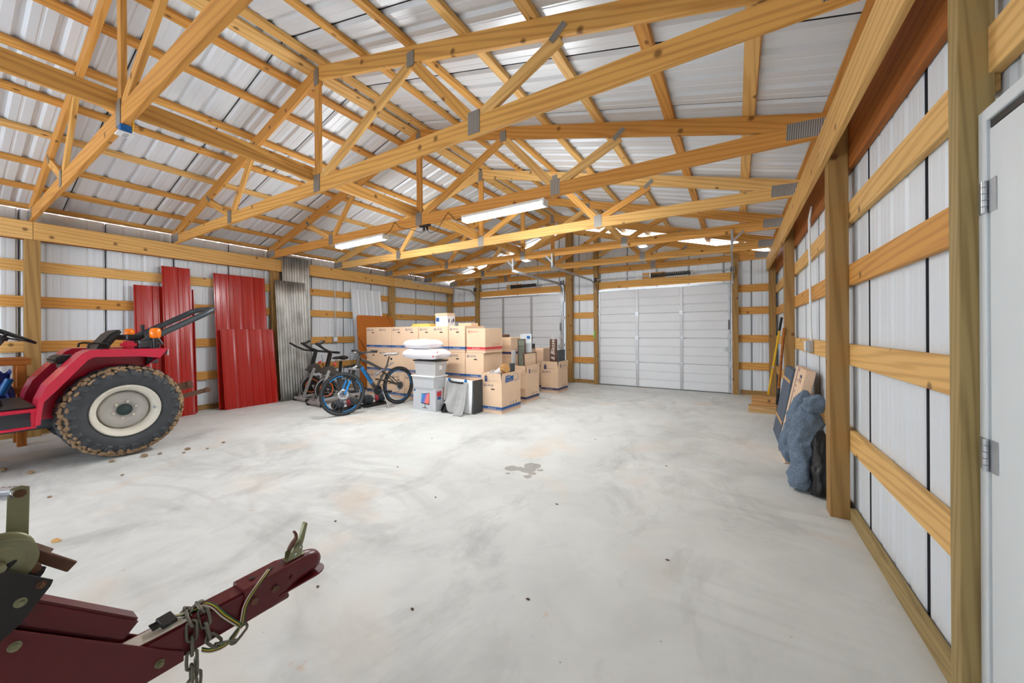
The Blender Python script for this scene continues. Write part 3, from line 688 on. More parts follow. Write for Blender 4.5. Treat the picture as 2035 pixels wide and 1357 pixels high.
# ================================================================ TRACTOR
tr = thing('tractor', (-6.33, 1.0, 0), 'red compact tractor with folded roll bar and muddy rear tyres', 'tractor')
def rear_wheel(xo, sg):
    """xo outer sidewall plane, sg=+1 when outside faces +X"""
    c = (0, 1.19, .505); X = lambda d: xo - sg*d
    R = .485
    prof = [(.275, X(.045)), (.30, X(.02)), (.36, X(.0)), (.42, X(.008)), (.462, X(.04)), (R-.012, X(.08)), (R-.012, X(.24)), (.462, X(.28)), (.42, X(.31)), (.36, X(.32)), (.30, X(.30)), (.275, X(.275))]
    if sg < 0: prof = prof
    ty = MB().lathe(prof, c, 'x', 48).obj('tyre', 'rubber', tr, fixn=True)
    # chunky turf lugs over the shoulder
    lug = MB(); n = 26
    for i in range(n):
        for side, off in ((0, 0), (1, .5)):
            a = 2*PI*(i+off)/n; ca, sa = math.cos(a), math.sin(a); da = .075
            pts = []
            rows = [(.392, -.006), (.435, .002), (.470, .045), (.500, .085), (.500, .155)]
            for (r, d) in rows:
                d = d-.006 if r < .43 else d
                dd = d if side == 0 else .32-d
                wd = da*(.45 if r == .392 else (.9 if r < .48 else 1.0))
                for q in (-1, 1):
                    an = a+q*wd; pts.append((X(dd), c[1]+r*math.cos(an), c[2]+r*math.sin(an)))
            fs = [(2*k, 2*k+1, 2*k+3, 2*k+2) for k in range(4)]
            # base strip slightly inside the casing so the lug has depth
            base = [(X((d if side == 0 else .32-d) + (.012 if side == 0 else -.012)), c[1]+(r-.022)*math.cos(a+q*da), c[2]+(r-.022)*math.sin(a+q*da)) for (r, d) in rows for q in (-1, 1)]
            m = len(pts); pts += base
            for k in range(4): fs += [(2*k, 2*k+2, m+2*k+2, m+2*k), (2*k+1, m+2*k+1, m+2*k+3, 2*k+3)]
            fs += [(0, m, m+1, 1), (8, 9, m+9, m+8)]
            lug.add(pts, fs)
    lug.obj('tread', 'rubber', ty, fixn=True)
    mud = MB(); rr = random.Random(5)
    for i in range(70):
        a = rr.uniform(0, 2*PI); d = rr.choice([rr.uniform(.03, .09), rr.uniform(.03, .29)]); r = .474 if .05 < d < .27 else .455
        mud.ball((X(d), c[1]+r*math.cos(a), c[2]+r*math.sin(a)), (rr.uniform(.012, .03), rr.uniform(.02, .05), rr.uniform(.012, .026)), 7, 5, Matrix.Rotation(a-PI/2, 3, 'X'))
    for i in range(150):
        a = rr.uniform(0, 2*PI); r = rr.uniform(.43, .476); d = .004+max(0, (r-.43))*.75
        mud.ball((X(d), c[1]+r*math.cos(a), c[2]+r*math.sin(a)), (rr.uniform(.006, .014), rr.uniform(.012, .034), rr.uniform(.01, .02)), 6, 4, Matrix.Rotation(a-PI/2, 3, 'X'))
    for i in range(n*2):
        a = 2*PI*(i+.5)/(n*2); mud.ball((X(.05), c[1]+.474*math.cos(a), c[2]+.474*math.sin(a)), (.03, .03, .016), 7, 5, Matrix.Rotation(a-PI/2, 3, 'X'))
    m = mud.obj('mud', 'mud', ty); m['kind'] = 'stuff'
    rim = MB().lathe([(.285, X(.045)), (.278, X(.018)), (.266, X(.016)), (.256, X(.036)), (.240, X(.040)), (.230, X(.060)), (.222, X(.075)), (.208, X(.165)), (.19, X(.17))], c, 'x', 40).obj('rim', 'rim', tr, fixn=True)
    MB().lathe([(.207, X(.16)), (.196, X(.12)), (.186, X(.112)), (.10, X(.120)), (.09, X(.128)), (.001, X(.128))], c, 'x', 40).obj('wheel_disc', 'disc', rim, fixn=True)
    MB().lathe([(.064, X(.127)), (.060, X(.108)), (.001, X(.106))], c, 'x', 24).obj('hub_cap', 'tin', rim, fixn=True)
    for i in range(6):
        a = 2*PI*i/6+.3; MB().cyl((X(.128), c[1]+.092*math.cos(a), c[2]+.092*math.sin(a)), (X(.108), c[1]+.092*math.cos(a), c[2]+.092*math.sin(a)), .013, n=6, smooth=False).obj('wheel_bolt', 'rim', rim, fixn=True)
    MB().cyl((X(.05), c[1]+.226, .50), (X(.02), c[1]+.235, .50), .009, n=8).cyl((X(.052), c[1]+.228, .50), (X(.045), c[1]+.228, .50), .02, n=10).obj('valve', 'chrome', rim)
rear_wheel(-5.716, 1); rear_wheel(-6.944, -1)
MB().cyl((-6.75, 1.19, .505), (-5.90, 1.19, .505), .07, n=16).box(-6.55, -6.10, .95, 1.50, .33, .72).obj('rear_axle', 'dkgrey', tr, .01)
# fenders: curved plate with turned-down outer lip
ofen = [(.568, .474), (.572, .57), (.59, .703), (.64, .845), (.759, 1.009), (.868, 1.150), (.917, 1.182), (1.12, 1.184), (1.522, 1.175)]
def fender(xo, xi):
    n = len(ofen); b = MB(); sgn = 1 if xo > xi else -1
    for (xa, xb) in ((xo, xi),):
        vs = [(xa, y, z) for y, z in ofen] + [(xb, y, z) for y, z in ofen]
        b.add(vs, [(i, n+i, n+i+1, i+1) for i in range(n-1)])
    # lip (outer) and side plate (inner)
    cen = (1.19, .505)
    def inward(p, d):
        v = Vector((cen[0]-p[0], cen[1]-p[1])); v.normalize(); return (p[0]+v.x*d, p[1]+v.y*d)
    lo = [inward(p, .03 if i < 3 else .075) for i, p in enumerate(ofen)]; lo[-1] = (1.46, 1.075); lo[-2] = (1.30, 1.10)
    vs = [(xo, y, z) for y, z in ofen] + [(xo-sgn*.012, y, z) for y, z in lo] + [(xo-sgn*.03, y, z) for y, z in lo] + [(xo-sgn*.03, y-.0, z-.004) for y, z in ofen]
    b.add(vs, [(i, i+1, n+i+1, n+i) for i in range(n-1)] + [(n+i, n+i+1, 2*n+i+1, 2*n+i) for i in range(n-1)])
    inn = [inward(p, .30 if i < 5 else .26) for i, p in enumerate(ofen)]; inn[-1] = (1.386, .95)
    vs = [(xi, y, z) for y, z in ofen] + [(xi, y, z) for y, z in inn]
    b.add(vs, [(i, i+1, n+i+1, n+i) for i in range(n-1)])
    b.add([(xo, 1.522, 1.175), (xi, 1.522, 1.175), (xi, 1.386, .95), (xo-sgn*.02, 1.46, 1.075)], [(0, 1, 2, 3)])
    o = b.obj('fender', 'tr_red', tr)
    md = o.modifiers.new('solid', 'SOLIDIFY'); md.thickness = .006; md.offset = 0
    MB().box(min(xo, xo-sgn*.22), max(xo, xo-sgn*.22), 1.5225, 1.532, 1.10, 1.17).obj('tail_reflector', 'grey_bin', o)
    return o
fender(-5.72, -6.06); fender(-6.94, -6.60)
# floor, steps, rails
MB().prism([(-6.93, .0), (-5.74, .0), (-5.74, .60), (-6.93, .60)], 'z', .604, .635).obj('platform', 'tr_red', tr, .006)
MB().box(-6.85, -5.80, .02, .575, .636, .652).obj('floor_mat', 'black', tr, .004)
for x in (-5.75, -6.91): MB().tube([(x, .57, .46), (x, .30, .455), (x, .0, .455)], .014, 8).beam((x, .56, .45), (x, .56, .62), .012, .03, up=(0, 1, 0)).obj('step_rail', 'tr_red', tr)
MB().box(-6.60, -6.06, -.9, .95, .38, .602).obj('gearbox', 'dkgrey', tr, .02)
MB().prism([(.62, .653), (.98, .653), (.98, 1.0), (.84, 1.0)], 'x', -6.50, -6.16).obj('seat_pedestal', 'dkgrey', tr, .02, 2, fixn=True)
# seat
st = MB().prism([(.715, 1.065), (.725, 1.10), (.78, 1.125), (.93, 1.115), (1.02, 1.10), (1.02, 1.05), (.80, 1.04), (.735, 1.03)], 'x', -6.55, -6.11).obj('seat_cushion', 'black', tr, .02, 2, fixn=True)
MB().prism([(.99, 1.10), (1.05, 1.23), (1.13, 1.35), (1.205, 1.408), (1.24, 1.395), (1.195, 1.31), (1.14, 1.22), (1.09, 1.09)], 'x', -6.54, -6.12).obj('seat_back', 'black', tr, .02, 2, fixn=True)
for x in (-6.57, -6.09):
    MB().tube([(x, .96, 1.20), (x, .965, 1.24), (x, 1.00, 1.25), (x, 1.11, 1.24), (x, 1.12, 1.20)], .011, 7).obj('arm_rest', 'black', tr)
MB().box(-6.45, -6.21, .78, .98, .98, 1.04).obj('seat_spring', 'dkgrey', tr, .01)
MB().prism([(.98, 1.0), (1.30, 1.0), (1.30, 1.16), (1.10, 1.19)], 'x', -6.58, -6.08).obj('rear_cover', 'tr_red', tr, .015, 2, fixn=True)
# steering
sc = Vector((-6.33, .45, 1.365)); axis = Vector((0, .50, .87)).normalized(); Rm = frame_of(axis, (1, 0, 0))
ring = [sc + Rm @ Vector((0, .205*math.cos(2*PI*i/40), .205*math.sin(2*PI*i/40))) for i in range(40)]
sw = MB().tube(ring, .014, 8, True).obj('steering_wheel', 'black', tr)
hub = sc - axis*.05
sp = MB().cyl(hub-axis*.02, hub+axis*.02, .045, n=14)
for a in (PI/2, PI/2+2.1, PI/2-2.1): sp.tube([hub, sc+Rm @ Vector((0, .2*math.cos(a), .2*math.sin(a)))], .012, 6, flat=(1.4, .6))
sp.obj('spokes', 'black', sw)
kp = sc + Rm @ Vector((0, .205*math.cos(.9), .205*math.sin(.9)))
MB().cyl(kp, kp+axis*.05, .009, n=8).ball(kp+axis*.06, (.028, .028, .016), 10, 6).obj('spinner_knob', 'black', sw)
MB().cyl(hub-axis*.02, hub-axis*.42, .032, .04, 12).obj('steering_column', 'dkgrey', tr)
MB().prism([(.30, .64), (.42, .64), (.30, 1.05), (.10, 1.18), (-.05, 1.15), (-.05, .64)], 'x', -6.56, -6.10).obj('dash', 'black', tr, .02, 2, fixn=True)
hd = MB().prism([(-.05, .62), (-.05, 1.16), (-.30, 1.17), (-.85, 1.06), (-.98, .98), (-1.0, .62)], 'x', -6.60, -6.06).obj('hood', 'tr_red', tr, .04, 3, fixn=True)
MB().box(-6.55, -6.11, -1.012, -1.001, .66, .95).obj('grille', 'black', hd)
for x in (-5.86, -6.80):
    MB().lathe([(.15, -.08), (.24, -.085), (.285, -.05), (.29, 0), (.285, .05), (.24, .085), (.15, .08)], (x, -.72, .29), 'x', 28).obj('front_tyre', 'rubber', tr, fixn=True)
    MB().lathe([(.155, .07), (.13, .05), (.08, .02), (.001, .02)], (x, -.72, .29), 'x', 20).lathe([(.155, -.07), (.13, -.05), (.08, -.02), (.001, -.02)], (x, -.72, .29), 'x', 20).obj('front_rim', 'rim', tr, fixn=True)
MB().box(-6.72, -5.94, -.77, -.67, .25, .36).obj('front_axle', 'dkgrey', tr, .01)
# roll bar folded back, lamps and hydraulic gear behind the seat
for x in (-5.98, -6.68):
    MB().box(x-.03, x+.03, 1.40, 1.50, 1.0, 1.34).obj('rollbar_post', 'dkgrey', tr, .006)
pth = [(-5.98, 1.46, 1.31), (-5.98, 1.96, 1.61), (-6.0, 2.04, 1.665), (-6.08, 2.09, 1.69), (-6.58, 2.09, 1.69), (-6.66, 2.04, 1.665), (-6.68, 1.96, 1.61), (-6.68, 1.46, 1.31)]
MB().tube(pth, .034, 4, flat=(.75, 1.05)).obj('roll_bar', 'dkgrey', tr)
for x in (-5.82, -6.84):
    l = MB().lathe([(.001, .062), (.03, .06), (.048, .045), (.052, 0), (.047, -.045), (.03, -.06), (.001, -.062)], (x, 1.44, 1.36), 'z', 18).obj('hazard_lamp', 'amber', tr, fixn=True)
    MB().cyl((x, 1.44, 1.18), (x, 1.44, 1.30), .022, .03, 10).obj('lamp_stem', 'black', l)
MB().box(-6.10, -5.86, 1.31, 1.42, 1.186, 1.28).obj('valve_block', 'dkgrey', tr, .012); MB().box(-6.04, -5.85, 1.19, 1.30, 1.186, 1.27).obj('reservoir', 'tr_red', tr, .025, 2)
MB().box(-6.5, -6.0, 1.24, 1.37, 1.28, 1.345).obj('tool_tray', 'black', tr, .01)
MB().tube([(-6.1, 1.42, 1.18), (-6.1, 1.40, 1.35), (-6.1, 1.395, 1.46)], [.014, .014, .02], 7).obj('lever', 'black', tr)
MB().tube([(-5.9, 1.36, 1.28), (-5.88, 1.40, 1.33), (-5.87, 1.47, 1.31), (-5.88, 1.52, 1.22)], .014, 7).tube([(-5.95, 1.36, 1.26), (-5.9, 1.43, 1.29), (-5.92, 1.5, 1.23), (-5.95, 1.5, 1.19)], .012, 7).obj('hydraulic_hose', 'dkgrey', tr)
for x, e in ((-6.02, 2.0), (-6.64, 2.0)):
    MB().beam((x, 1.25, .46), (x, e, .60), .022, .055).cyl((x-.02, e, .60), (x+.02, e, .60), .034, n=14).obj('lower_link', 'rust', tr)
MB().beam((-6.22, 1.3, .62), (-6.22, 1.87, .69), .02, .05).cyl((-6.24, 1.87, .69), (-6.20, 1.87, .69), .032, n=14).obj('top_link', 'rust', tr)
rr = random.Random(3)
for i, (x, y, s) in enumerate([(-5.55, 1.28, .05), (-5.45, 1.62, .04), (-5.62, 1.05, .035), (-5.28, 1.75, .022), (-5.40, 1.95, .025), (-5.85, .55, .045), (-6.2, .42, .05), (-5.2, .35, .05), (-5.0, 1.0, .02), (-5.52, 1.40, .03), (-5.33, 1.55, .02), (-4.85, .55, .02)]):
    o = MB().ball((x, y, s*.28), (s, s*rr.uniform(.5, .9), s*.3), 8, 5).obj('mud_clod', 'mud')
    tag(o, 'small clod of dried mud on the floor around the tractor tyre', 'mud clod', 'mud clods around the tractor')
# ================================================================ EXERCISE BIKES
def spin_bike(X0, Y0, label, seat_dy=.86, seat_z=.80):
    t = thing('exercise_bike', (X0, Y0+.5, 0), label, 'exercise bike', 'exercise bikes by the left wall')
    P = lambda x, dy, z: (X0+x, Y0+dy, z)
    for dy, nm in ((0, 'front_foot'), (1.02, 'rear_foot')):
        f = MB().tube([P(-.21, dy, .055), P(.21, dy, .055)], .03, 10).obj(nm, 'silver', t)
        for x in (-.22, .22): MB().cyl(P(x-.02, dy, .035), P(x+.02, dy, .035), .035, n=12).obj('foot_cap', 'black', f)
    MB().beam(P(0, .0, .10), P(0, 1.02, .10), .06, .05).obj('base_rail', 'silver', t)
    for x in (-.065, .065): MB().beam(P(x, .01, .075), P(x, .235, .64), .022, .05, up=(0, 1, 0)).obj('fork_leg', 'silver', t)
    fw = MB().lathe([(.001, -.02), (.10, -.02), (.19, -.028), (.212, -.02), (.212, .02), (.19, .028), (.10, .02), (.001, .02)], P(0, .205, .285), 'x', 36).obj('flywheel', 'black', t, fixn=True)
    MB().tube([P(.03, .205+.128*math.cos(2*PI*i/32), .285+.128*math.sin(2*PI*i/32)) for i in range(32)], .009, 6, True).obj('orange_ring', 'orange', fw)
    MB().tube([P(.018, .205+.208*math.cos(2*PI*i/36), .285+.208*math.sin(2*PI*i/36)) for i in range(36)], .007, 5, True).obj('rim_band', 'silver', fw)
    MB().cyl(P(-.07, .205, .285), P(.075, .205, .285), .026, n=12).beam(P(.035, .205, .285), P(.035, .26, .19), .008, .02).obj('flywheel_hub', 'chrome', fw)
    MB().prism([(Y0+.10, .60), (Y0+.18, .70), (Y0+.27, .735), (Y0+.36, .70), (Y0+.43, .56), (Y0+.30, .53)], 'x', X0-.06, X0+.06).obj('shroud', 'bike_grey', t, .015, 2, fixn=True)
    MB().beam(P(0, .33, .60), P(0, .88, .40), .05, .09).obj('main_beam', 'dkgrey', t)
    MB().prism([(Y0+.42, .22), (Y0+.60, .20), (Y0+.68, .30), (Y0+.62, .42), (Y0+.44, .46), (Y0+.36, .34)], 'x', X0+.035, X0+.075).obj('belt_cover', 'bike_grey', t, .01, 2, fixn=True)
    MB().beam(P(0, .88, .12), P(0, .80, .40), .05, .07).obj('rear_strut', 'dkgrey', t)
    cr = MB().cyl(P(.05, .52, .32), P(.11, .52, .32), .02, n=10).beam(P(.10, .52, .32), P(.10, .64, .20), .014, .026).beam(P(-.10, .52, .32), P(-.10, .40, .44), .014, .026).obj('crank', 'chrome', t)
    MB().box(X0+.11, X0+.20, Y0+.59, Y0+.69, .18, .215).obj('pedal', 'black', cr); MB().box(X0-.20, X0-.11, Y0+.35, Y0+.45, .42, .455).obj('pedal', 'black', cr)
    MB().beam(P(0, .235, .70), P(0, .30, .96), .05, .06, up=(0, 1, 0)).obj('handlebar_post', 'black', t)
    hb = MB().tube([P(-.21, -.10, 1.16), P(-.20, .02, 1.08), P(-.17, .16, 1.01), P(-.08, .30, .985), P(.08, .30, .985), P(.17, .16, 1.01), P(.20, .02, 1.08), P(.21, -.10, 1.16)], .019, 8)
    hb.tube([P(-.16, .39, .972), P(-.06, .33, .98), P(.06, .33, .98), P(.16, .39, .972)], .022, 8).obj('handlebar', 'black', t)
    MB().beam(P(0, .24, 1.0), P(0, .10, 1.12), .04, .02).obj('console_arm', 'black', t)
    con = MB().beam(P(0, .05, 1.13), P(0, .17, 1.20), .12, .035).obj('console', 'black', t, .008); MB().beam(P(0, .075, 1.165), P(0, .14, 1.203), .08, .004).obj('display', 'chrome', con)
    kn = MB().cyl(P(.0, .37, .73), P(0, .41, .76), .024, n=10).obj('brake_knob', 'red_ink', t)
    MB().beam(P(0, seat_dy-.03, .40), P(0, seat_dy, seat_z-.06), .04, .05, up=(0, 1, 0)).obj('seat_post', 'black', t)
    MB().beam(P(0, seat_dy-.12, seat_z-.05), P(0, seat_dy+.1, seat_z-.05), .035, .03).obj('seat_slider', 'chrome', t)
    MB().ball(P(0, seat_dy+.06, seat_z+.01), (.12, .10, .045), 16, 8).ball(P(0, seat_dy-.08, seat_z+.012), (.045, .13, .03), 14, 8).obj('saddle', 'black', t)
    MB().tube([P(.05, .14, .70), P(.055, .12, .80), P(.05, .10, .95)], .004, 5).obj('brake_cable', 'black', t)
spin_bike(-7.34, 3.93, 'exercise bike nearest the corrugated sheets, black saddle in view')
spin_bike(-6.62, 3.80, 'exercise bike behind the front wheel of the mountain bike', .80, .66)

# ================================================================ MOUNTAIN BIKE
bk = thing('mountain_bike', (-5.47, 4.2, 0), 'grey and blue mountain bike on its kickstand in front of the boxes', 'bicycle')
XB = -5.47
B = lambda y, z, x=0: (XB+x, y, z)
def bike_wheel(yc, turn, nm):
    r = .352; m4 = Matrix.Translation((XB, yc, r)) @ Matrix.Rotation(turn, 4, 'Z')
    ring = lambda rr, n, x=0: [m4 @ Vector((x, rr*math.cos(2*PI*i/n), rr*math.sin(2*PI*i/n))) for i in range(n)]
    ty = MB().tube(ring(.326, 48), .026, 8, True).obj(nm+'_tyre', 'rubber', bk)
    kb = MB()
    for i in range(64):
        a = 2*PI*i/64
        for x in (-.014, .014):
            p = m4 @ Vector((x, .346*math.cos(a+x*2), .346*math.sin(a+x*2))); R = m4.to_3x3() @ Matrix.Rotation(a, 3, 'X')
            kb.add([p + R @ Vector((u*.009, v*.007, w_*.010)) for w_, u, v in ((-1, -1, -1), (-1, 1, -1), (-1, 1, 1), (-1, -1, 1), (1, -1, -1), (1, 1, -1), (1, 1, 1), (1, -1, 1))], [(0, 3, 2, 1), (4, 5, 6, 7), (0, 1, 5, 4), (1, 2, 6, 5), (2, 3, 7, 6), (3, 0, 4, 7)])
    kb.obj('tread', 'black', ty)
    rm = MB().tube(ring(.292, 48), .012, 6, True, flat=(.9, 1.1)).obj(nm+'_rim', 'black', bk)
    bl = MB()
    for s in range(0, 48, 12):
        q = ring(.292, 48, .013)[s:s+7]; bl.tube(q, .009, 5)
    bl.obj('rim_stripe', 'bike_blue', rm)
    sp = MB()
    for i in range(28):
        a = 2*PI*i/28; b_ = a+(.35 if i % 2 else -.35); x = .03 if i % 4 < 2 else -.03
        sp.tube([m4 @ Vector((x, .022*math.cos(b_), .022*math.sin(b_))), m4 @ Vector((0, .285*math.cos(a), .285*math.sin(a)))], .0013, 3)
    sp.obj('spokes', 'chrome', rm)
    MB().cyl(m4 @ Vector((-.05, 0, 0)), m4 @ Vector((.05, 0, 0)), .02, n=10).obj('hub', 'dkgrey', rm)
    ds = MB().lathe([(.085, .0), (.05, .0)], (0, 0, 0), 'x', 28)
    for i in range(6):
        a = 2*PI*i/6; ds.beam((0, .02*math.cos(a), .02*math.sin(a)), (0, .055*math.cos(a+.4), .055*math.sin(a+.4)), .003, .008)
    o = ds.obj('brake_disc', 'chrome', rm, mat4=m4 @ Matrix.Translation((.045, 0, 0))); md = o.modifiers.new('s', 'SOLIDIFY'); md.thickness = .003
bike_wheel(3.60, -.30, 'front'); bike_wheel(4.755, 0.0, 'rear')
fr = MB().tube([B(3.93, .90), B(4.12, .82), B(4.37, .69)], [.027, .024, .024], 10).tube([B(4.25, .36), B(4.40, .60), B(4.48, .74)], .022, 10).tube([B(3.87, .79), B(3.905, .955)], .026, 10).tube([B(4.24, .365), B(4.19, .42)], .035, 10)
fr.obj('frame', 'bike_grey', bk)
dt = MB().tube([B(3.885, .83), B(3.96, .74), B(4.22, .378)], [.03, .033, .032], 12).obj('down_tube', 'bike_grey', bk)
MB().tube([B(3.94, .764), B(4.15, .476)], .0345, 14).obj('blue_panel', 'bike_blue', dt)
ang = math.atan2(.42-.74, 4.19-3.96)
text('SCHWINN', .058, Matrix.Translation(B(3.955, .722, .036)) @ Matrix.Rotation(PI/2, 4, 'Z') @ Matrix.Rotation(PI/2, 4, 'X') @ Matrix.Rotation(ang, 4, 'Z'), 'black', dt, ext=.002)
for x in (-.05, .05): MB().tube([B(4.26, .52, x*.6), B(4.50, .46, x), B(4.755, .362, x*1.3)], .014, 8).tube([B(4.37, .66, x*.4), B(4.55, .53, x), B(4.755, .365, x*1.3)], .010, 8).obj('swing_arm', 'bike_grey', bk)
MB().cyl(B(4.24, .60), B(4.36, .67), .028, n=12).cyl(B(4.18, .57), B(4.24, .60), .012, n=8).obj('shock', 'chrome', bk)
MB().beam(B(4.50, .735), B(4.63, .79), .05, .014).obj('rear_guard', 'silver', bk)
for x in (-.052, .052):
    fk = MB().tube([B(3.775, .745, x), B(3.70, .56, x)], .016, 8).obj('fork_leg', 'black', bk); MB().tube([B(3.70, .56, x), B(3.605, .352, x)], [.019, .016], 8).obj('fork_lower', 'bike_blue', fk)
MB().beam(B(3.775, .75, -.075), B(3.775, .75, .075), .05, .03).tube([B(3.87, .79), B(3.78, .75)], .02, 8).obj('fork_crown', 'silver', bk)
MB().tube([B(3.905, .955), B(3.925, .995)], .018, 8).beam(B(3.915, .985), B(3.965, 1.01), .03, .03).obj('stem', 'black', bk)
hb = MB().tube([B(4.00, 1.03, -.32), B(3.97, 1.02, -.10), B(3.95, 1.01, 0), B(3.97, 1.02, .10), B(4.00, 1.03, .32)], .014, 8).obj('handlebar', 'dkgrey', bk)
for s in (-1, 1):
    MB().cyl(B(3.995, 1.03, s*.20), B(4.005, 1.032, s*.33), .021, n=10).obj('grip', 'black', hb)
    MB().tube([B(3.98, 1.02, s*.17), B(3.90, .99, s*.18), B(3.86, .96, s*.25), B(3.87, .94, s*.31)], .007, 6).obj('brake_lever', 'chrome', hb)
    MB().tube([B(3.96, 1.0, s*.16), B(3.80, 1.0, s*.10), B(3.76, .90, s*.03), B(3.80, .78, s*.03)], .004, 5).obj('brake_cable', 'black', hb)
MB().cyl(B(4.48, .74), B(4.54, .91), .015, n=10).obj('seat_post', 'bike_grey', bk)
MB().ball(B(4.65, .95), (.07, .09, .028), 14, 8).ball(B(4.52, .955), (.032, .13, .022), 14, 8).obj('saddle', 'grey_bin', bk)
MB().ball(B(4.585, .86), (.016, .02, .022), 8, 6).obj('reflector', 'black', bk)
ck = MB().lathe([(.085, 0), (.085, .006), (.07, .008), (.001, .008)], (XB+.055, 4.235, .335), 'x', 24).obj('chain_ring', 'black', bk, fixn=True)
MB().beam(B(4.235, .335, .08), B(4.39, .30, .08), .014, .024).beam(B(4.235, .335, -.08), B(4.08, .37, -.08), .014, .024).obj('crank', 'dkgrey', bk)
for y, z, x in ((4.40, .295, .14), (4.075, .375, -.14)): MB().box(XB+x-.05, XB+x+.05, y-.045, y+.045, z-.014, z+.014).obj('pedal', 'black', bk, .004)
MB().tube([B(4.235, .42, .055), B(4.755, .41, .055)], .005, 4).tube([B(4.235, .25, .055), B(4.70, .24, .055), B(4.755, .30, .055)], .005, 4).obj('chain', 'dkgrey', bk)
MB().lathe([(.06, -.012), (.06, 0), (.05, 0), (.03, .012), (.001, .012)], (XB+.05, 4.755, .352), 'x', 20).obj('cassette', 'dkgrey', bk, fixn=True)
MB().tube([B(4.35, .31, .04), B(4.37, .01, .19)], .010, 6).obj('kickstand', 'silver', bk)
MB().beam(B(4.755+.36, .31), B(4.755+.335, .48), .06, .006).obj('mud_flap', 'black', bk)

# ================================================================ ADJUSTABLE DUMBBELLS
for (x, y, rz, lb) in ((-5.80, 3.86, .12, 'adjustable dumbbell on its tray seen through the front wheel of the mountain bike'), (-5.76, 4.42, .12, 'adjustable dumbbell on its tray under the mountain bike frame')):
    t = thing('dumbbell', (x, y, 0), lb, 'dumbbell', 'adjustable dumbbells', rz=0)
    L = lambda a, d=0, z=.125: (x+d, y+a, z)
    tray = MB().prism([(x-.12, 0), (x+.12, 0), (x+.10, .035), (x+.06, .05), (x-.06, .05), (x-.10, .035)], 'y', y-.24, y+.24).obj('tray', 'black', t, .006, fixn=True)
    for s in (-1, 1):
        for i in range(6):
            a = s*(.075+i*.026); MB().cyl(L(a-.010), L(a+.010), .088-.006*abs(i-2), n=20).obj('weight_plate', 'dkgrey', t)
        MB().cyl(L(s*.225-.005), L(s*.225+.02), .05, n=16).obj('dial', 'black', t)
    MB().tube([L(-.06), L(0), L(.06)], [.016, .019, .016], 10).obj('handle', 'chrome', t)
    for s in (-1, 1): MB().cyl(L(s*.062-.006), L(s*.062+.006), .055, n=16).obj('selector_ring', 'red_ink', t)

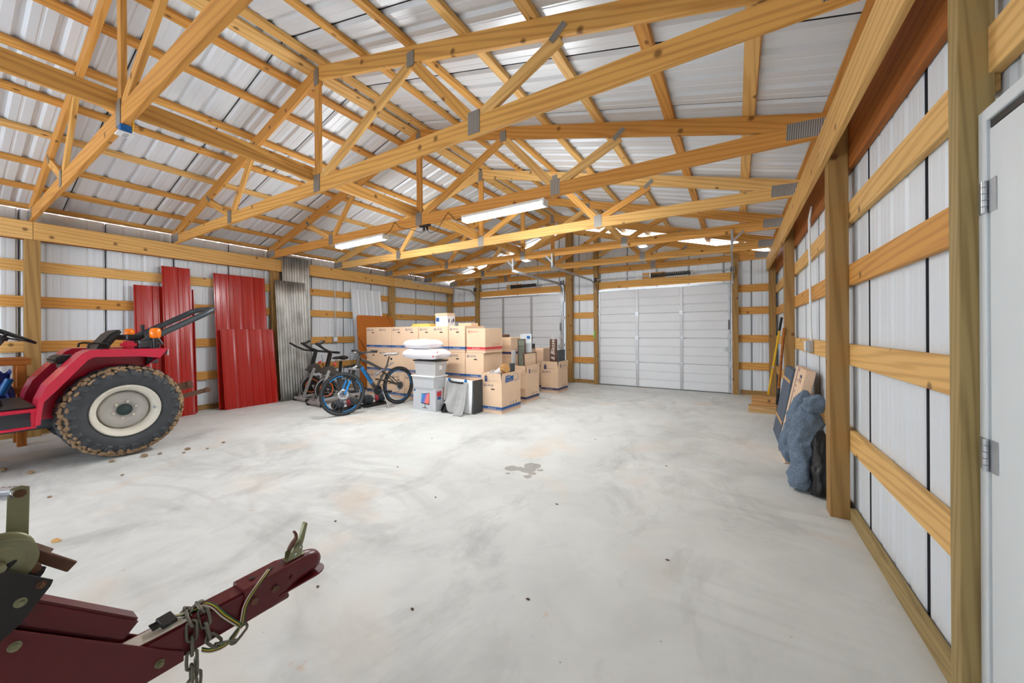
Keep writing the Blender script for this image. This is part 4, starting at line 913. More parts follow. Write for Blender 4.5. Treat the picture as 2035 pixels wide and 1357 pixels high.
# ================================================================ MOVING BOXES
def icons(b, x, y0, z, n=3, s=.05):
    for i in range(n):
        yc = y0+i*s*1.9
        pts = [(x, yc-s*.42, z), (x, yc-s*.40, z+s*.7), (x, yc, z+s*1.1), (x, yc+s*.40, z+s*.7), (x, yc+s*.42, z)]
        for p, q in zip(pts, pts[1:]): b.hexa([(x, p[1], p[2]), (x+.001, p[1], p[2]), (x+.001, q[1], q[2]), (x, q[1], q[2]), (x, p[1], p[2]+.011), (x+.001, p[1], p[2]+.011), (x+.001, q[1], q[2]+.011), (x, q[1], q[2]+.011)])
        b.box(x, x+.001, yc-s*.1, yc+s*.12, z, z+s*.55)
def moving_box(x0, y0, z0, w, d, h, label, group=None, ink='blue_ink', word='LARGE', hole=True, topband=False, cat='box', open_=0.0, tape=True):
    t = thing('moving_box', (x0+w/2, y0+d/2, z0), label, cat, group)
    g = .002; X0, X1, Y0, Y1 = x0+g, x0+w-g, y0+g, y0+d-g
    if open_:
        th = .006; b = MB().box(X0, X1, Y0, Y1, z0, z0+th).box(X0, X0+th, Y0, Y1, z0+th, z0+h).box(X1-th, X1, Y0, Y1, z0+th, z0+h).box(X0+th, X1-th, Y0, Y0+th, z0+th, z0+h).box(X0+th, X1-th, Y1-th, Y1, z0+th, z0+h)
        body = b.obj('carton', 'cardboard', t)
        zf = z0+h
        MB().hexa([(X0, Y0, zf), (X1, Y0, zf), (X1, Y0+th, zf), (X0, Y0+th, zf), (X0, Y0-.02, zf+open_), (X1-.01, Y0-.02, zf+open_), (X1-.01, Y0-.014, zf+open_), (X0, Y0-.014, zf+open_)]).obj('flap', 'cardboard', t)
        MB().hexa([(X1-th, Y0, zf), (X1, Y0, zf), (X1, Y1, zf), (X1-th, Y1, zf), (X1+.012, Y0+.01, zf+open_*1.02), (X1+.018, Y0+.01, zf+open_*1.02), (X1+.018, Y1-.01, zf+open_*1.06), (X1+.012, Y1-.01, zf+open_*1.06)]).obj('flap', 'cardboard', t)
        MB().hexa([(X0, Y1-th, zf), (X1, Y1-th, zf), (X1, Y1, zf), (X0, Y1, zf), (X0, Y1+.03, zf+open_), (X1, Y1+.03, zf+open_), (X1, Y1+.036, zf+open_), (X0, Y1+.036, zf+open_)]).obj('flap', 'cardboard', t)
        MB().hexa([(X0, Y0, zf), (X0+th, Y0, zf), (X0+th, Y1, zf), (X0, Y1, zf), (X0-.03, Y0, zf+open_), (X0-.024, Y0, zf+open_), (X0-.024, Y1, zf+open_), (X0-.03, Y1, zf+open_)]).obj('flap', 'cardboard', t)
    else:
        body = MB().box(X0, X1, Y0, Y1, z0+.001, z0+h-.001).obj('carton', 'cardboard', t, .004)
        if tape: MB().box(X0+.01, X1-.01, (Y0+Y1)/2-.03, (Y0+Y1)/2+.03, z0+h-.001, z0+h-.0002).obj('tape', 'tan_leaf', t)
    bz = z0+.035 if not topband else z0+.02
    b = MB()
    for a0, a1 in ((.030, .072), (.012, .020)):
        b.box(X0+.001, X1, Y0-.0011, Y0-.0001, bz+a0, bz+a1); b.box(X1+.0001, X1+.0011, Y0, Y1-.001, bz+a0, bz+a1)
    icons(b, X1+.0002, Y0+d*.45, bz+.074, 3, .045)
    b.obj('printed_band', ink, t)
    if word:
        text('18 x 18 x 24', .03, face_y(X0+w*.3, Y0-.0014, bz+.038), 'white_ink', t)
        ts = .052 if h > .45 or open_ else .046
        text(word, ts, face_y(X0+w*.20, Y0-.0014, z0+h-.075 if not open_ else z0+h-.06), 'navy_ink' if ink != 'red_ink' else 'red_ink', t)
        ic = MB(); zi = z0+h-.078 if not open_ else z0+h-.063; xi = X0+w*.085
        for a in (0, .008, .016): ic.box(xi+a, xi+.042-a, Y0-.0012, Y0-.0002, zi+a*1.2, zi+a*1.2+.006)
        ic.box(xi, xi+.006, Y0-.0012, Y0-.0002, zi, zi+.042).box(xi+.036, xi+.042, Y0-.0012, Y0-.0002, zi, zi+.042).box(xi, xi+.042, Y0-.0012, Y0-.0002, zi+.036, zi+.042)
        ic.obj('printed_mark', 'navy_ink' if ink != 'red_ink' else 'red_ink', t)
    if hole: MB().box(X0+w*.46, X0+w*.64, Y0-.0013, Y0-.0001, z0+h-.125 if not open_ else z0+h-.115, z0+h-.105 if not open_ else z0+h-.095).obj('hand_hole', 'black', t)
    return t
XE = [-6.97, -6.56, -6.15, -5.755, -5.36, -4.97, -4.575, -4.18, -3.765]
OR = ['first', 'second', 'third', 'fourth', 'fifth', 'sixth', 'seventh', 'eighth']
TH = .489; bxg = 'brown moving boxes in the tall stack'
for r, (row, z) in enumerate((('bottom', 0), ('middle', TH), ('top', 2*TH))):
    for c in range(8):
        if (row == 'bottom' and c == 7) or (row == 'top' and c == 7): continue
        if row == 'bottom' and c in (5, 6): continue
        x0, x1 = XE[c], XE[c+1]
        dy = random.uniform(-.012, .012); hh = TH
        moving_box(x0+.002, 5.16+dy, z, x1-x0-.004, .60, hh, '%s cardboard box from the left in the %s row of the tall stack' % (OR[c], row), bxg, ink='blue_ink', hole=(c+r) % 3 != 0 or c in (3, 4, 5), word='LARGE')
moving_box(-4.575, 5.16, 0, .39, .60, TH, 'cardboard box at the bottom of the tall stack, behind the grey cloth', bxg)
moving_box(-4.97, 5.16, 0, .39, .60, TH, 'cardboard box at the bottom of the tall stack, behind the plastic bins', bxg)
moving_box(-4.15, 5.16, 2*TH, .42, .55, .44, 'cardboard box with red stripe at the right end of the top row', None, 'red_ink', 'MEDIUM', False)
moving_box(-4.085, 5.0, 0, .40, .62, TH, 'cardboard box on the floor left of the open front box, beside the black panel', None)
fb = moving_box(-3.68, 4.99, 0, .40, .62, .50, 'open cardboard box nearest the camera with a white planter sticking out', 'open boxes on the right of the pile', open_=.16, hole=True)
b2 = moving_box(-3.80, 6.02, 0, .40, .54, .50, 'open cardboard box holding framed pictures, behind the nearest open box', 'open boxes on the right of the pile', ink='navy_ink', open_=.20, hole=False)
b3 = moving_box(-3.74, 7.30, 0, .42, .54, .50, 'open cardboard box farthest right, holding the lettered wooden sign', 'open boxes on the right of the pile', ink='navy_ink', open_=.19, hole=False)
for t_, x1, y0, big in ((fb, -3.28, 4.99, True), (b2, -3.40, 6.02, False), (b3, -3.32, 7.30, False)):
    ic = MB(); xx = x1-.0015; fl_ = lambda z: xx + (z-.5)*.09 + .0012
    if big:
        pts = lambda y, z: (fl_(z), y, z)
        ic.hexa([pts(y0+.11, .50), (fl_(.5)+.001, y0+.11, .50), (fl_(.5)+.001, y0+.36, .515), pts(y0+.36, .515), pts(y0+.11, .615), (fl_(.615)+.001, y0+.11, .615), (fl_(.615)+.001, y0+.36, .63), pts(y0+.36, .63)])
        for k in range(6):
            a0, a1 = PI/6+k*PI/3, PI/6+(k+1)*PI/3; p = (y0+.44+.075*math.cos(a0), .575+.075*math.sin(a0)); q = (y0+.44+.075*math.cos(a1), .575+.075*math.sin(a1))
            ic.beam((fl_(p[1]), *p), (fl_(q[1]), *q), .0015, .006, up=(0, 0, 1) if abs(q[1]-p[1]) < .06 else (0, 1, 0))
        ic.obj('printed_label', 'blue_ink', t_)
        text('LARGE', .04, face_x(fl_(.575)+.003, y0+.135, .575), 'white_ink', t_); text('18 x 18 x 24', .032, face_x(fl_(.525)+.003, y0+.135, .525), 'white_ink', t_)
    else:
        n = 14; ic.add([(fl_(.60)+.001, y0+.14+.045*math.cos(PI/2+PI*i/n)*1.0, .60+.06*math.sin(PI/2+PI*i/n)) for i in range(n+1)], [tuple(range(n+1))])
        for k in range(3): ic.box(fl_(.58)+.0005, fl_(.58)+.0015, y0+.18, y0+.42, .565+k*.03, .568+k*.03)
        ic.obj('printed_label', 'navy_ink', t_)
    ic = MB(); yy = y0-.0145; xa = x1-.40+.075
    ic.box(xa, xa+.05, yy-.012, yy-.0105, .52, .58).prism([(xa-.008, .585), (xa+.058, .585), (xa+.025, .635)], 'y', yy-.012, yy-.0105).box(xa+.07, xa+.25, yy-.012, yy-.0105, .535, .538)
    ic.obj('printed_mark', 'navy_ink', t_)
# boxes farther back on the right of the pile
bg_ = 'cardboard boxes stacked behind the open boxes'
for z, h, lb in ((0, .42, 'bottom cardboard box of the stack behind the framed pictures'), (.42, .42, 'middle cardboard box of the stack behind the framed pictures'), (.84, .40, 'top cardboard box of the stack behind the framed pictures')):
    moving_box(-4.24, 6.22, z, .38, .42, h, lb, bg_, 'navy_ink', None, False)
for z, h, lb in ((0, .49, 'lower cardboard box left of the lettered sign'), (.49, .475, 'upper cardboard box left of the lettered sign')):
    moving_box(-4.20, 7.55, z, .40, .42, h, lb, bg_, 'navy_ink', None, False)
for z, h, lb in ((0, .49, 'lower cardboard box behind the white picture frame'), (.49, .49, 'upper cardboard box behind the white picture frame')):
    moving_box(-4.30, 6.95, z, .40, .42, h, lb, bg_, 'navy_ink', None, False)
def slab(name, mat, label, cat, *a, bev=.004, group=None):
    o = MB().box(*a).obj(name, mat, None, bev); return tag(o, label, cat, group)
slab('wooden_block_box', 'ply', 'small orange wooden box on the boxes behind the white frame', 'box', -4.08, -3.985, 7.0, 7.2, .98, 1.09)
slab('black_case', 'slate', 'flat black case on the boxes right of the orange wooden box', 'case', -3.98, -3.83, 6.97, 7.2, .98, 1.085)
slab('small_tray', 'brown', 'small purple brown tray on top of the stack behind the framed pictures', 'tray', -4.20, -4.03, 6.26, 6.45, 1.241, 1.30)
# contents of the open boxes
def framed(name, c, w, h, frame, art, label, axis='y', th=.025, fw=.015, tilt=0.0, parent=None):
    """a framed picture; axis 'y' faces -Y, axis 'x' faces +X"""
    t = thing(name, c, label, 'picture frame')
    rot = Matrix.Translation(c) @ (Matrix.Rotation(PI/2, 4, 'Z') if axis == 'x' else Matrix.Identity(4)) @ Matrix.Rotation(tilt, 4, 'X')
    b = MB().box(-w/2, w/2, 0, th, 0, fw).box(-w/2, w/2, 0, th, h-fw, h).box(-w/2, -w/2+fw, 0, th, fw, h-fw).box(w/2-fw, w/2, 0, th, fw, h-fw)
    b.obj('frame', frame, t, mat4=rot); MB().box(-w/2+fw, w/2-fw, .006, th-.004, fw, h-fw).obj('picture', art, t, mat4=rot); return t
framed('picture_frame', (-3.605, 6.20, .33), .17, .88, 'brown', 'greenart', 'tall narrow frame with grey green picture standing in the open box')
wf = framed('picture_frame', (-3.60, 6.36, .33), .25, .98, 'white_pl', 'wall_sheet', 'tall white frame standing behind the grey green picture')
MB().box(-3.56, -3.50, 6.335, 6.3595, 1.22, 1.27).obj('blue_clip', 'blue_pl', wf, .003)
framed('picture_frame', (-3.432, 6.28, .60), .50, .345, 'brown', 'cardboard', 'dark framed tan picture leaning sideways in the open box', 'x', tilt=-.05)
slab('foam_board', 'white_pl', 'narrow white foam board standing at the left of the framed pictures', 'board', -3.755, -3.735, 6.06, 6.20, .02, .98)
t = thing('lettered_sign', (-3.51, 7.47, .1), 'dark brown wooden sign with white script lettering standing in the open box', 'sign')
MB().box(-3.60, -3.42, 7.465, 7.485, .10, 1.185).obj('board', 'brown', t, .003)
text('& Blessed', .135, Matrix.Translation((-3.475, 7.4625, .70)) @ Matrix.Rotation(PI/2, 4, 'X') @ Matrix.Rotation(PI/2, 4, 'Z'), 'white_ink', t, shear=.35, ext=.001)
slab('black_canvas', 'slate', 'black canvas standing in the open box right of the sign', 'canvas', -3.39, -3.34, 7.40, 7.74, .25, .94)
t = thing('planter', (-3.44, 5.25, .66), 'white planter with round wooden end lying in the nearest open box', 'planter')
ax = Vector((.85, -.25, .42)).normalized(); c0 = Vector((-3.62, 5.32, .60))
MB().cyl(c0, c0+ax*.24, .06, .075, 20).obj('pot', 'white_pl', t)
MB().cyl(c0+ax*.2405, c0+ax*.31, .085, .088, 24).cyl(c0+ax*.3105, c0+ax*.318, .088, .07, 24).obj('wooden_end', 'old_wood', t)
for i, (x, y, z, s) in enumerate([(-3.62, 5.12, .60, .07), (-3.58, 5.14, .66, .05), (-3.60, 5.45, .56, .07)]):
    o = MB().grid(lambda u, v: (x+s*(u-.5)*1.6+.012*math.sin(9*v), y+.03*math.sin(7*u+i), z+s*1.4*(v-.5)+.012*math.sin(8*u)), 6, 6).obj('crumpled_paper', 'white_pl'); tag(o, ['crumpled white paper at the left edge of the nearest open box', 'crumpled white paper beside the planter', 'crumpled white paper behind the planter'][i], 'paper')
slab('dark_book', 'slate', 'dark blue grey box standing behind the planter', 'box', -3.40, -3.32, 5.42, 5.48, .30, .80)
# things on the tall stack
t = thing('printed_carton', (-5.05, 5.6, 2*TH+TH), 'small white printed carton on top of the tall stack', 'box')
zt = 3*TH; MB().box(-5.22, -4.90, 5.50, 5.73, zt, zt+.215).obj('carton', 'white_pl', t, .004)
MB().box(-5.205, -5.12, 5.4985, 5.4998, zt+.10, zt+.18).obj('blue_label', 'blue_ink', t)
MB().box(-4.8998, -4.8985, 5.53, 5.56, zt+.08, zt+.15).box(-4.8998, -4.8985, 5.62, 5.64, zt+.06, zt+.13).box(-4.8998, -4.8985, 5.66, 5.70, zt+.09, zt+.16).obj('printed_pattern', 'navy_ink', t)
slab('flat_carton', 'cardboard', 'flat brown carton lying on the white printed carton', 'box', -5.23, -4.90, 5.49, 5.73, zt+.216, zt+.27)
slab('padded_envelope', 'yellow_paper', 'lower yellow padded envelope on the tall stack', 'envelope', -5.82, -5.28, 5.40, 5.70, zt+.001, zt+.032, group='yellow envelopes')
slab('padded_envelope', 'yellow_paper', 'upper yellow padded envelope on the tall stack', 'envelope', -5.80, -5.34, 5.42, 5.68, zt+.033, zt+.062, group='yellow envelopes')
slab('shallow_box', 'cardboard', 'shallow open tan box at the right end of the tall stack', 'box', -4.62, -4.30, 5.50, 5.72, zt+.001, zt+.06)

# ================================================================ BINS, BAGS, MONITOR BOX, CLOTH
t = thing('monitor_box', (-4.6, 4.65, 0), 'grey monitor carton with a picture of a screen, at the bottom of the bin stack', 'box')
MB().box(-4.87, -4.335, 4.556, 4.74, 0, .392).obj('carton', 'grey_print', t, .004)
cx_, cz_ = -4.56, .22
MB().hexa([(-4.675, 4.5545, .12), (-4.475, 4.5545, .105), (-4.475, 4.5556, .105), (-4.675, 4.5556, .12), (-4.66, 4.5545, .29), (-4.47, 4.5545, .315), (-4.47, 4.5556, .315), (-4.66, 4.5556, .29)]).obj('printed_bezel', 'black', t)
o = MB().hexa([(-.105, 0, -.078), (.09, 0, -.09), (.09, .0008, -.09), (-.105, .0008, -.078), (-.09, 0, .072), (.095, 0, .095), (.095, .0008, .095), (-.09, .0008, .072)]).obj('printed_screen', 'screen', t, mat4=Matrix.Translation((-4.57, 4.5535, .212)))
MB().box(-4.585, -4.570, 4.5545, 4.5556, .05, .115).box(-4.64, -4.52, 4.5545, 4.5556, .042, .052).obj('printed_stand', 'black', t)
MB().lathe([(.022, 0), (.001, 0)], (-4.83, 4.5548, .34), 'y', 18).obj('printed_logo', 'blue_ink', t)
MB().box(-4.3348, -4.3338, 4.59, 4.70, .25, .34).obj('printed_picture', 'red_ink', t); MB().box(-4.3348, -4.3338, 4.60, 4.69, .20, .245).obj('printed_strip', 'blue_ink', t)
def bin_(z0, h, x0, x1, y0, y1, mat, lidmat, label, items=None, lid_out=.02, tag_=False):
    t = thing('storage_bin', ((x0+x1)/2, (y0+y1)/2, z0), label, 'storage bin', 'stacked storage bins'); k = .02
    outer = [(x0+k, y0+k, z0), (x1-k, y0+k, z0), (x1-k, y1-k, z0), (x0+k, y1-k, z0), (x0, y0, z0+h), (x1, y0, z0+h), (x1, y1, z0+h), (x0, y1, z0+h)]
    b = MB().add(outer, [(0, 3, 2, 1), (0, 1, 5, 4), (1, 2, 6, 5), (2, 3, 7, 6), (3, 0, 4, 7)])
    o = b.obj('tub', mat, t); md = o.modifiers.new('s', 'SOLIDIFY'); md.thickness = .004; md.offset = -1
    MB().box(x0-lid_out, x1+lid_out, y0-lid_out, y1+lid_out, z0+h-.005, z0+h+.016).obj('lid', lidmat, t, .005)
    MB().box(x1-.001, x1+.014, (y0+y1)/2-.07, (y0+y1)/2+.07, z0+h-.06, z0+h-.04).obj('handle', mat, t, .003)
    if tag_: MB().box(x1-.0055, x1-.0035, y0+.10, y0+.17, z0+h*.40, z0+h*.75).obj('paper_tag', 'white_pl', t)
    if items:
        it = MB(); rr = random.Random(9)
        for i in range(9): it.ball((rr.uniform(x0+.09, x1-.09), rr.uniform(y0+.09, y1-.09), z0+rr.uniform(.05, h-.06)), (rr.uniform(.05, .08), .06, .045), 10, 6)
        it.obj('contents', items, t)
    return t
bin_(.393, .195, -4.86, -4.345, 4.52, 4.86, 'clear', 'white_pl', 'clear plastic bin with white lid on the monitor carton', 'bag', .015)
bin_(.606, .25, -4.83, -4.33, 4.55, 4.84, 'grey_bin', 'black', 'grey plastic bin with black lid under the white bags', None, .02, True)
def bag(name, c, l, seed):
    rr = random.Random(seed); ph = [rr.uniform(0, 6) for _ in range(6)]; n = 22; vs = []; b = MB()
    def pt(i, j, top):
        u, v = -1+2*i/n, -1+2*j/n
        t = max(0, (1-abs(u)**5)*(1-abs(v)**5))
        x = u*(1-.14*(1-v*v)*u*u); y = v*(1-.13*(1-u*u)*v*v)
        wr = .07*(math.sin(5*u+3*v+ph[0])+.7*math.sin(9*v-4*u+ph[1])+.5*math.sin(13*u+ph[2]))*t**.4
        z = (1.0*t**.42+wr) if top else -(.95*t**.30)
        return (c[0]+l[0]*x, c[1]+l[1]*y, c[2]+l[2]*z)
    for top in (1, 0):
        g = [pt(i, j, top) for j in range(n+1) for i in range(n+1)]
        f = [(j*(n+1)+i, j*(n+1)+i+1, (j+1)*(n+1)+i+1, (j+1)*(n+1)+i) for j in range(n) for i in range(n)]
        b.add(g, f if top else [q[::-1] for q in f], True)
    return b.obj(name, 'bag', None)
o = bag('white_bag', (-4.66, 4.68, .968), (.43, .20, .095), 4); rt = o; tag(o, 'lower of the white plastic bags, with red lettering, on the grey bin', 'bag', 'white bags on the bins')
MB().grid(lambda u, v: (-4.33+.055*u, 4.482+.035*u+.05*v*v, .93+.095*v), 3, 6).obj('red_lettering', 'red_ink', o)
o = bag('white_bag', (-4.74, 4.68, 1.142), (.33, .19, .082), 8); tag(o, 'upper of the white plastic bags on the grey bin', 'bag', 'white bags on the bins')
# folding table panel with cloth, black panel behind
t = thing('folded_table', (-4.0, 4.75, 0), 'white folded table panel standing on edge under the grey cloth', 'table')
MB().hexa([(-4.33, 4.72, .01), (-3.70, 4.70, .01), (-3.70, 4.73, .01), (-4.33, 4.75, .01), (-4.33, 4.80, .555), (-3.70, 4.78, .545), (-3.70, 4.81, .545), (-4.33, 4.83, .555)]).obj('top_panel', 'white_pl', t, .006)
for x in (-4.22, -3.86): MB().box(x-.02, x+.02, 4.760, 4.785, .47, .558).obj('blue_clip', 'blue_pl', t, .003)
MB().tube([(-4.20, 4.765, .515), (-4.15, 4.755, .50), (-3.94, 4.748, .495), (-3.89, 4.753, .50)], .014, 8, flat=(1, 1.2)).obj('carry_handle', 'black', t)
slab('black_board', 'slate', 'black board standing behind the white folded table', 'board', -3.695, -3.66, 4.74, 4.985, 0, .55)
def clothf(u, v):
    # u across, v from top edge down to the floor; folds widen downwards and spill forward
    x = -4.27+.47*u+.10*(v**2)*(u-.35); z = .50*(1-v)**1.0+.012
    f = .035*v*math.sin(11*u+2.2*v)+.025*v*math.sin(23*u+1.3)
    y = 4.745-.075*(1-v)*0 + .03*(1-v) - .05*v - .16*v**4*(.5+.5*u) + f - .018
    if v > .85: z = max(.006, .09*(1-v)/.15+.010*math.sin(14*u))
    z += .10*max(0, v-.45)*math.exp(-((u-.28)/.12)**2)*3
    return (x, y, z)
o = MB().grid(clothf, 40, 30).obj('grey_cloth', 'cloth'); tag(o, 'grey cloth draped over the white folded table down to the floor', 'cloth')
md = o.modifiers.new('s', 'SOLIDIFY'); md.thickness = .004
o = MB().grid(lambda u, v: (-4.30+.20*u, 4.66+.02*math.sin(9*u)-.05*v, .012+.20*(1-v)*(1-abs(u-.5))), 10, 8).obj('black_bag', 'black'); tag(o, 'crumpled black bag on the floor under the grey cloth', 'bag')
md = o.modifiers.new('s', 'SOLIDIFY'); md.thickness = .006
# ================================================================ ALONG THE RIGHT WALL
for z0, z1, x0, x1, y0, y1, lb in ((0, .115, .17, .56, 7.18, 7.34, 'lower of the short timber blocks in the back right corner'), (.1155, .25, .22, .565, 7.22, 7.50, 'upper of the short timber blocks in the back right corner')):
    o = lumber('timber_block', (x0, (y0+y1)/2, (z0+z1)/2), (x1, (y0+y1)/2, (z0+z1)/2), y1-y0, z1-z0, 'old_wood', None, bev=.006); tag(o, lb, 'timber block', 'timber blocks in the corner')
t = thing('broom_pole', (.445, 7.4, .25), 'yellow pole with black grip leaning by the back right corner', 'pole')
p0, p1 = Vector((.445, 7.38, .252)), Vector((.555, 6.42, 1.53)); q = lambda a: p0+(p1-p0)*a
MB().cyl(q(.03), q(.86), .013, n=10).obj('shaft', 'yellow', t); MB().cyl(q(.861), q(1), .016, n=10).obj('grip', 'black', t); MB().cyl(q(.0), q(.029), .010, n=10).obj('ferrule', 'chrome', t); MB().cyl(q(.40), q(.42), .016, n=10).obj('collar', 'chrome', t)
t = thing('shovel', (.5, 6.7, 0), 'shovel with orange wooden handle and dark blade beside the yellow pole', 'shovel')
p0, p1 = Vector((.512, 6.80, .02)), Vector((.562, 6.20, 1.38)); q = lambda a: p0+(p1-p0)*a
MB().cyl(q(.36), q(1), .017, n=10).obj('handle', 'stud_brown', t); MB().cyl(q(.17), q(.359), .022, .020, 10).obj('socket', 'black', t)
R = frame_of(p1-p0, (1, 0, 0)); b = MB()
b.grid(lambda u, v: q(0)+R @ Vector((v*.27, (u-.5)*.20*math.sqrt(max(.02, min(1, v*2.2))), .02-.06*(u-.5)**2*4*.3)), 8, 8).obj('blade', 'rust', t); o = t.children[-1]; md = o.modifiers.new('s', 'SOLIDIFY'); md.thickness = .004
t = thing('pry_bar', (.62, 6.0, 0), 'thin grey metal bar leaning by the wall behind the dark slab', 'bar')
MB().tube([(.60, 6.62, .01), (.63, 6.50, .5), (.655, 6.42, .95)], .011, 8).obj('shaft', 'silver', t)
def slanted(name, mat, label, cat, y0, y1, xb, xt, H, th, parent=None, z0=0.0):
    n = Vector((H, 0, -(xt-xb))).normalized()*th
    p = [(xb, y0, z0), (xb+n.x, y0, z0+n.z+.03), (xb+n.x, y1, z0+n.z+.03), (xb, y1, z0), (xt, y0, H), (xt+n.x, y0, H+n.z), (xt+n.x, y1, H+n.z), (xt, y1, H)]
    o = MB().hexa(p).obj(name, mat, parent, .008, fixn=True)
    if label: tag(o, label, cat)
    return o
o = slanted('wrapped_slab', 'slate', 'dark grey wrapped slab leaning on the wall left of the long carton', 'slab', 5.36, 6.06, .42, .565, .885, .07)
o.data.materials[0] = plain('charcoal_wrap', srgb(86, 97, 112), .85, 0, .25, 40)
for z in (.22, .72): slanted('tape_band', 'tan_leaf', None, None, 5.355, 6.065, .4185+(z/.885)*.145, .4185+((z+.035)/.885)*.145, z+.035, .002, o, z0=z)
t = thing('long_carton', (.5, 4.9, 0), 'long brown carton leaning on the right wall between the slab and the blankets', 'carton')
c = slanted('carton', 'cardboard', None, None, 4.58, 5.20, .405, .585, .955, .085, t)
slanted('purple_tape', 'navy_ink', None, None, 5.02, 5.04, .402, .5828, .955, .003, t)
for y, z, w_, h_ in ((4.70, .86, .09, .006), (4.70, .80, .006, .06), (4.784, .80, .006, .06), (4.92, .90, .006, .05), (4.92, .80, .006, .03), (4.92, .74, .006, .03), (4.92, .68, .006, .03)):
    slanted('printed_mark', 'navy_ink', None, None, y, y+w_, .4035+(z/.955)*.18, .4035+((z+h_)/.955)*.18, z+h_, .0015, t, z0=z)
def lump(name, path, rad, mat, label, cat, seed, amp=.12, nu=40, flat=(1, 1), group=None):
    rr = random.Random(seed); ph = [rr.uniform(0, 6) for _ in range(5)]; vs = []; P0 = [Vector(p) for p in path]; r0 = rad
    K = 3; P = []; rad = []
    for i in range(len(P0)-1):
        for k in range(K): P.append(P0[i].lerp(P0[i+1], k/K)); rad.append(r0[i]+(r0[i+1]-r0[i])*k/K)
    P.append(P0[-1]); rad.append(r0[-1]); m = len(P)
    for i, p in enumerate(P):
        d = (P[min(i+1, m-1)]-P[max(i-1, 0)]).normalized(); y = Vector((0, 0, 1)).cross(d); y = y.normalized() if y.length > .05 else Vector((1, 0, 0)); z = d.cross(y)
        for k in range(nu):
            a = 2*PI*k/nu; r = rad[i]*(1+amp*(.5*math.sin(3*a+ph[0]+i*.12)+.35*math.sin(5*a+ph[1]-i*.17)+.25*math.sin(8*a+ph[2]+i*.3)+.22*math.sin(13*a+ph[3]-i*.5)+.3*math.sin(i*.43+2*a+ph[4])))
            q_ = p+y*math.cos(a)*r*flat[0]+z*math.sin(a)*r*flat[1]
            k_ = 1+.30*mnoise.noise(q_*9+Vector((seed, 0, 0)))+.16*mnoise.noise(q_*24)
            vs.append(p+(q_-p)*k_)
    b = MB().add(vs, [(i*nu+k, i*nu+(k+1) % nu, (i+1)*nu+(k+1) % nu, (i+1)*nu+k) for i in range(m-1) for k in range(nu)], True)
    b.add(vs[:nu], [tuple(range(nu))[::-1]], True); b.add(vs[-nu:], [tuple(range(nu))], True)
    o = b.obj(name, mat); return tag(o, label, cat, group)
def lerp(a, b, n): return [Vector(a).lerp(Vector(b), i/n) for i in range(n+1)]
lump('moving_blanket', lerp((.445, 3.87, .012), (.545, 4.12, .70), 20), [.055, .075, .08, .084, .086, .087, .09, .092, .094, .096, .098, .10, .102, .104, .104, .102, .098, .09, .08, .06, .03], 'blanket', 'rolled blue grey blanket in clear wrap standing beside the post', 'blanket', 2, .10, group=None)
lump('moving_blanket', lerp((.42, 4.32, .10), (.56, 4.40, .78), 14), [.02, .05, .07, .08, .088, .092, .096, .098, .098, .095, .09, .08, .07, .05, .02], 'blanket', 'folded blue grey blanket behind the rolled one, next to the long carton', 'blanket', 5, .16)
lump('moving_blanket', lerp((.52, 4.00, .66), (.60, 3.93, .80), 10), [.03, .05, .06, .065, .068, .068, .066, .06, .05, .04, .02], 'blanket', 'crumpled blue grey blanket end on top, against the post', 'blanket', 9, .16)
lump('black_sack', lerp((.575, 3.80, .006), (.60, 3.98, .50), 10), [.05, .065, .07, .075, .078, .078, .075, .07, .065, .05, .02], 'black', 'black wrapped bundle squeezed between the rolled blanket and the post', 'sack', 7, .12)

# ================================================================ TRAILER TONGUE IN THE FOREGROUND
tl = thing('trailer', (-1.468, -.8, 0), 'maroon trailer tongue with winch, coupler and chains in the lower left corner', 'trailer')
XT0, XT1 = -1.505, -1.431
MB().box(XT0, XT1, -2.6, .60, .368, .468).obj('tongue_beam', 'maroon', tl, .006, 2)
pl = [(.412, .362), (.412, .392), (.373, .424), (-.06, .824), (-.28, .824), (-.28, .362)]
for xa, xb in ((-1.4305, -1.4235), (-1.5125, -1.5055)):
    sp = MB().prism(pl, 'x', xa, xb).obj('side_plate', 'maroon', tl, .0015, fixn=True)
    if xa > -1.45:
        for y, z in ((.110, .630), (.357, .398), (-.12, .5)):
            MB().cyl((xb, y, z), (xb+.003, y, z), .011, n=18).cyl((xb+.003, y, z), (xb+.012, y, z), .008, n=6, smooth=False).cyl((xb+.012, y, z), (xb+.016, y, z), .004, n=10).obj('bolt', 'olive', sp)
pdir = Vector((0, -.73, .68)).normalized()
MB().beam(Vector((-1.468, .305, .522)), Vector((-1.468, .305, .522))+pdir*.62, .062, .055, up=(0, .68, .73)).obj('winch_post', 'maroon', tl, .007, 2)
MB().beam((-1.468, .20, .653), (-1.468, .15, .70), .004, .003, up=(0, .68, .73)).obj('blue_mark', 'navy_ink', tl)
bp = [(-.06, .955), (.166, .752), (.162, .740), (.118, .678), (.02, .60), (-.15, .76)]
wb = MB().prism(bp, 'x', -1.4235, -1.4185).prism(bp, 'x', -1.5175, -1.5125).obj('winch_bracket', 'black', tl, fixn=True)
for y, z, r in ((.148, .752, .0055), (.118, .728, .0065)): MB().cyl((-1.4185, y, z), (-1.4165, y, z), r*1.6, n=16).cyl((-1.4165, y, z), (-1.408, y, z), r, r*.7, n=6 if r < .006 else 14).obj('bracket_bolt', 'olive' if r > .006 else 'rust', wb)
wc = (0, .092, .822)
sp = MB()
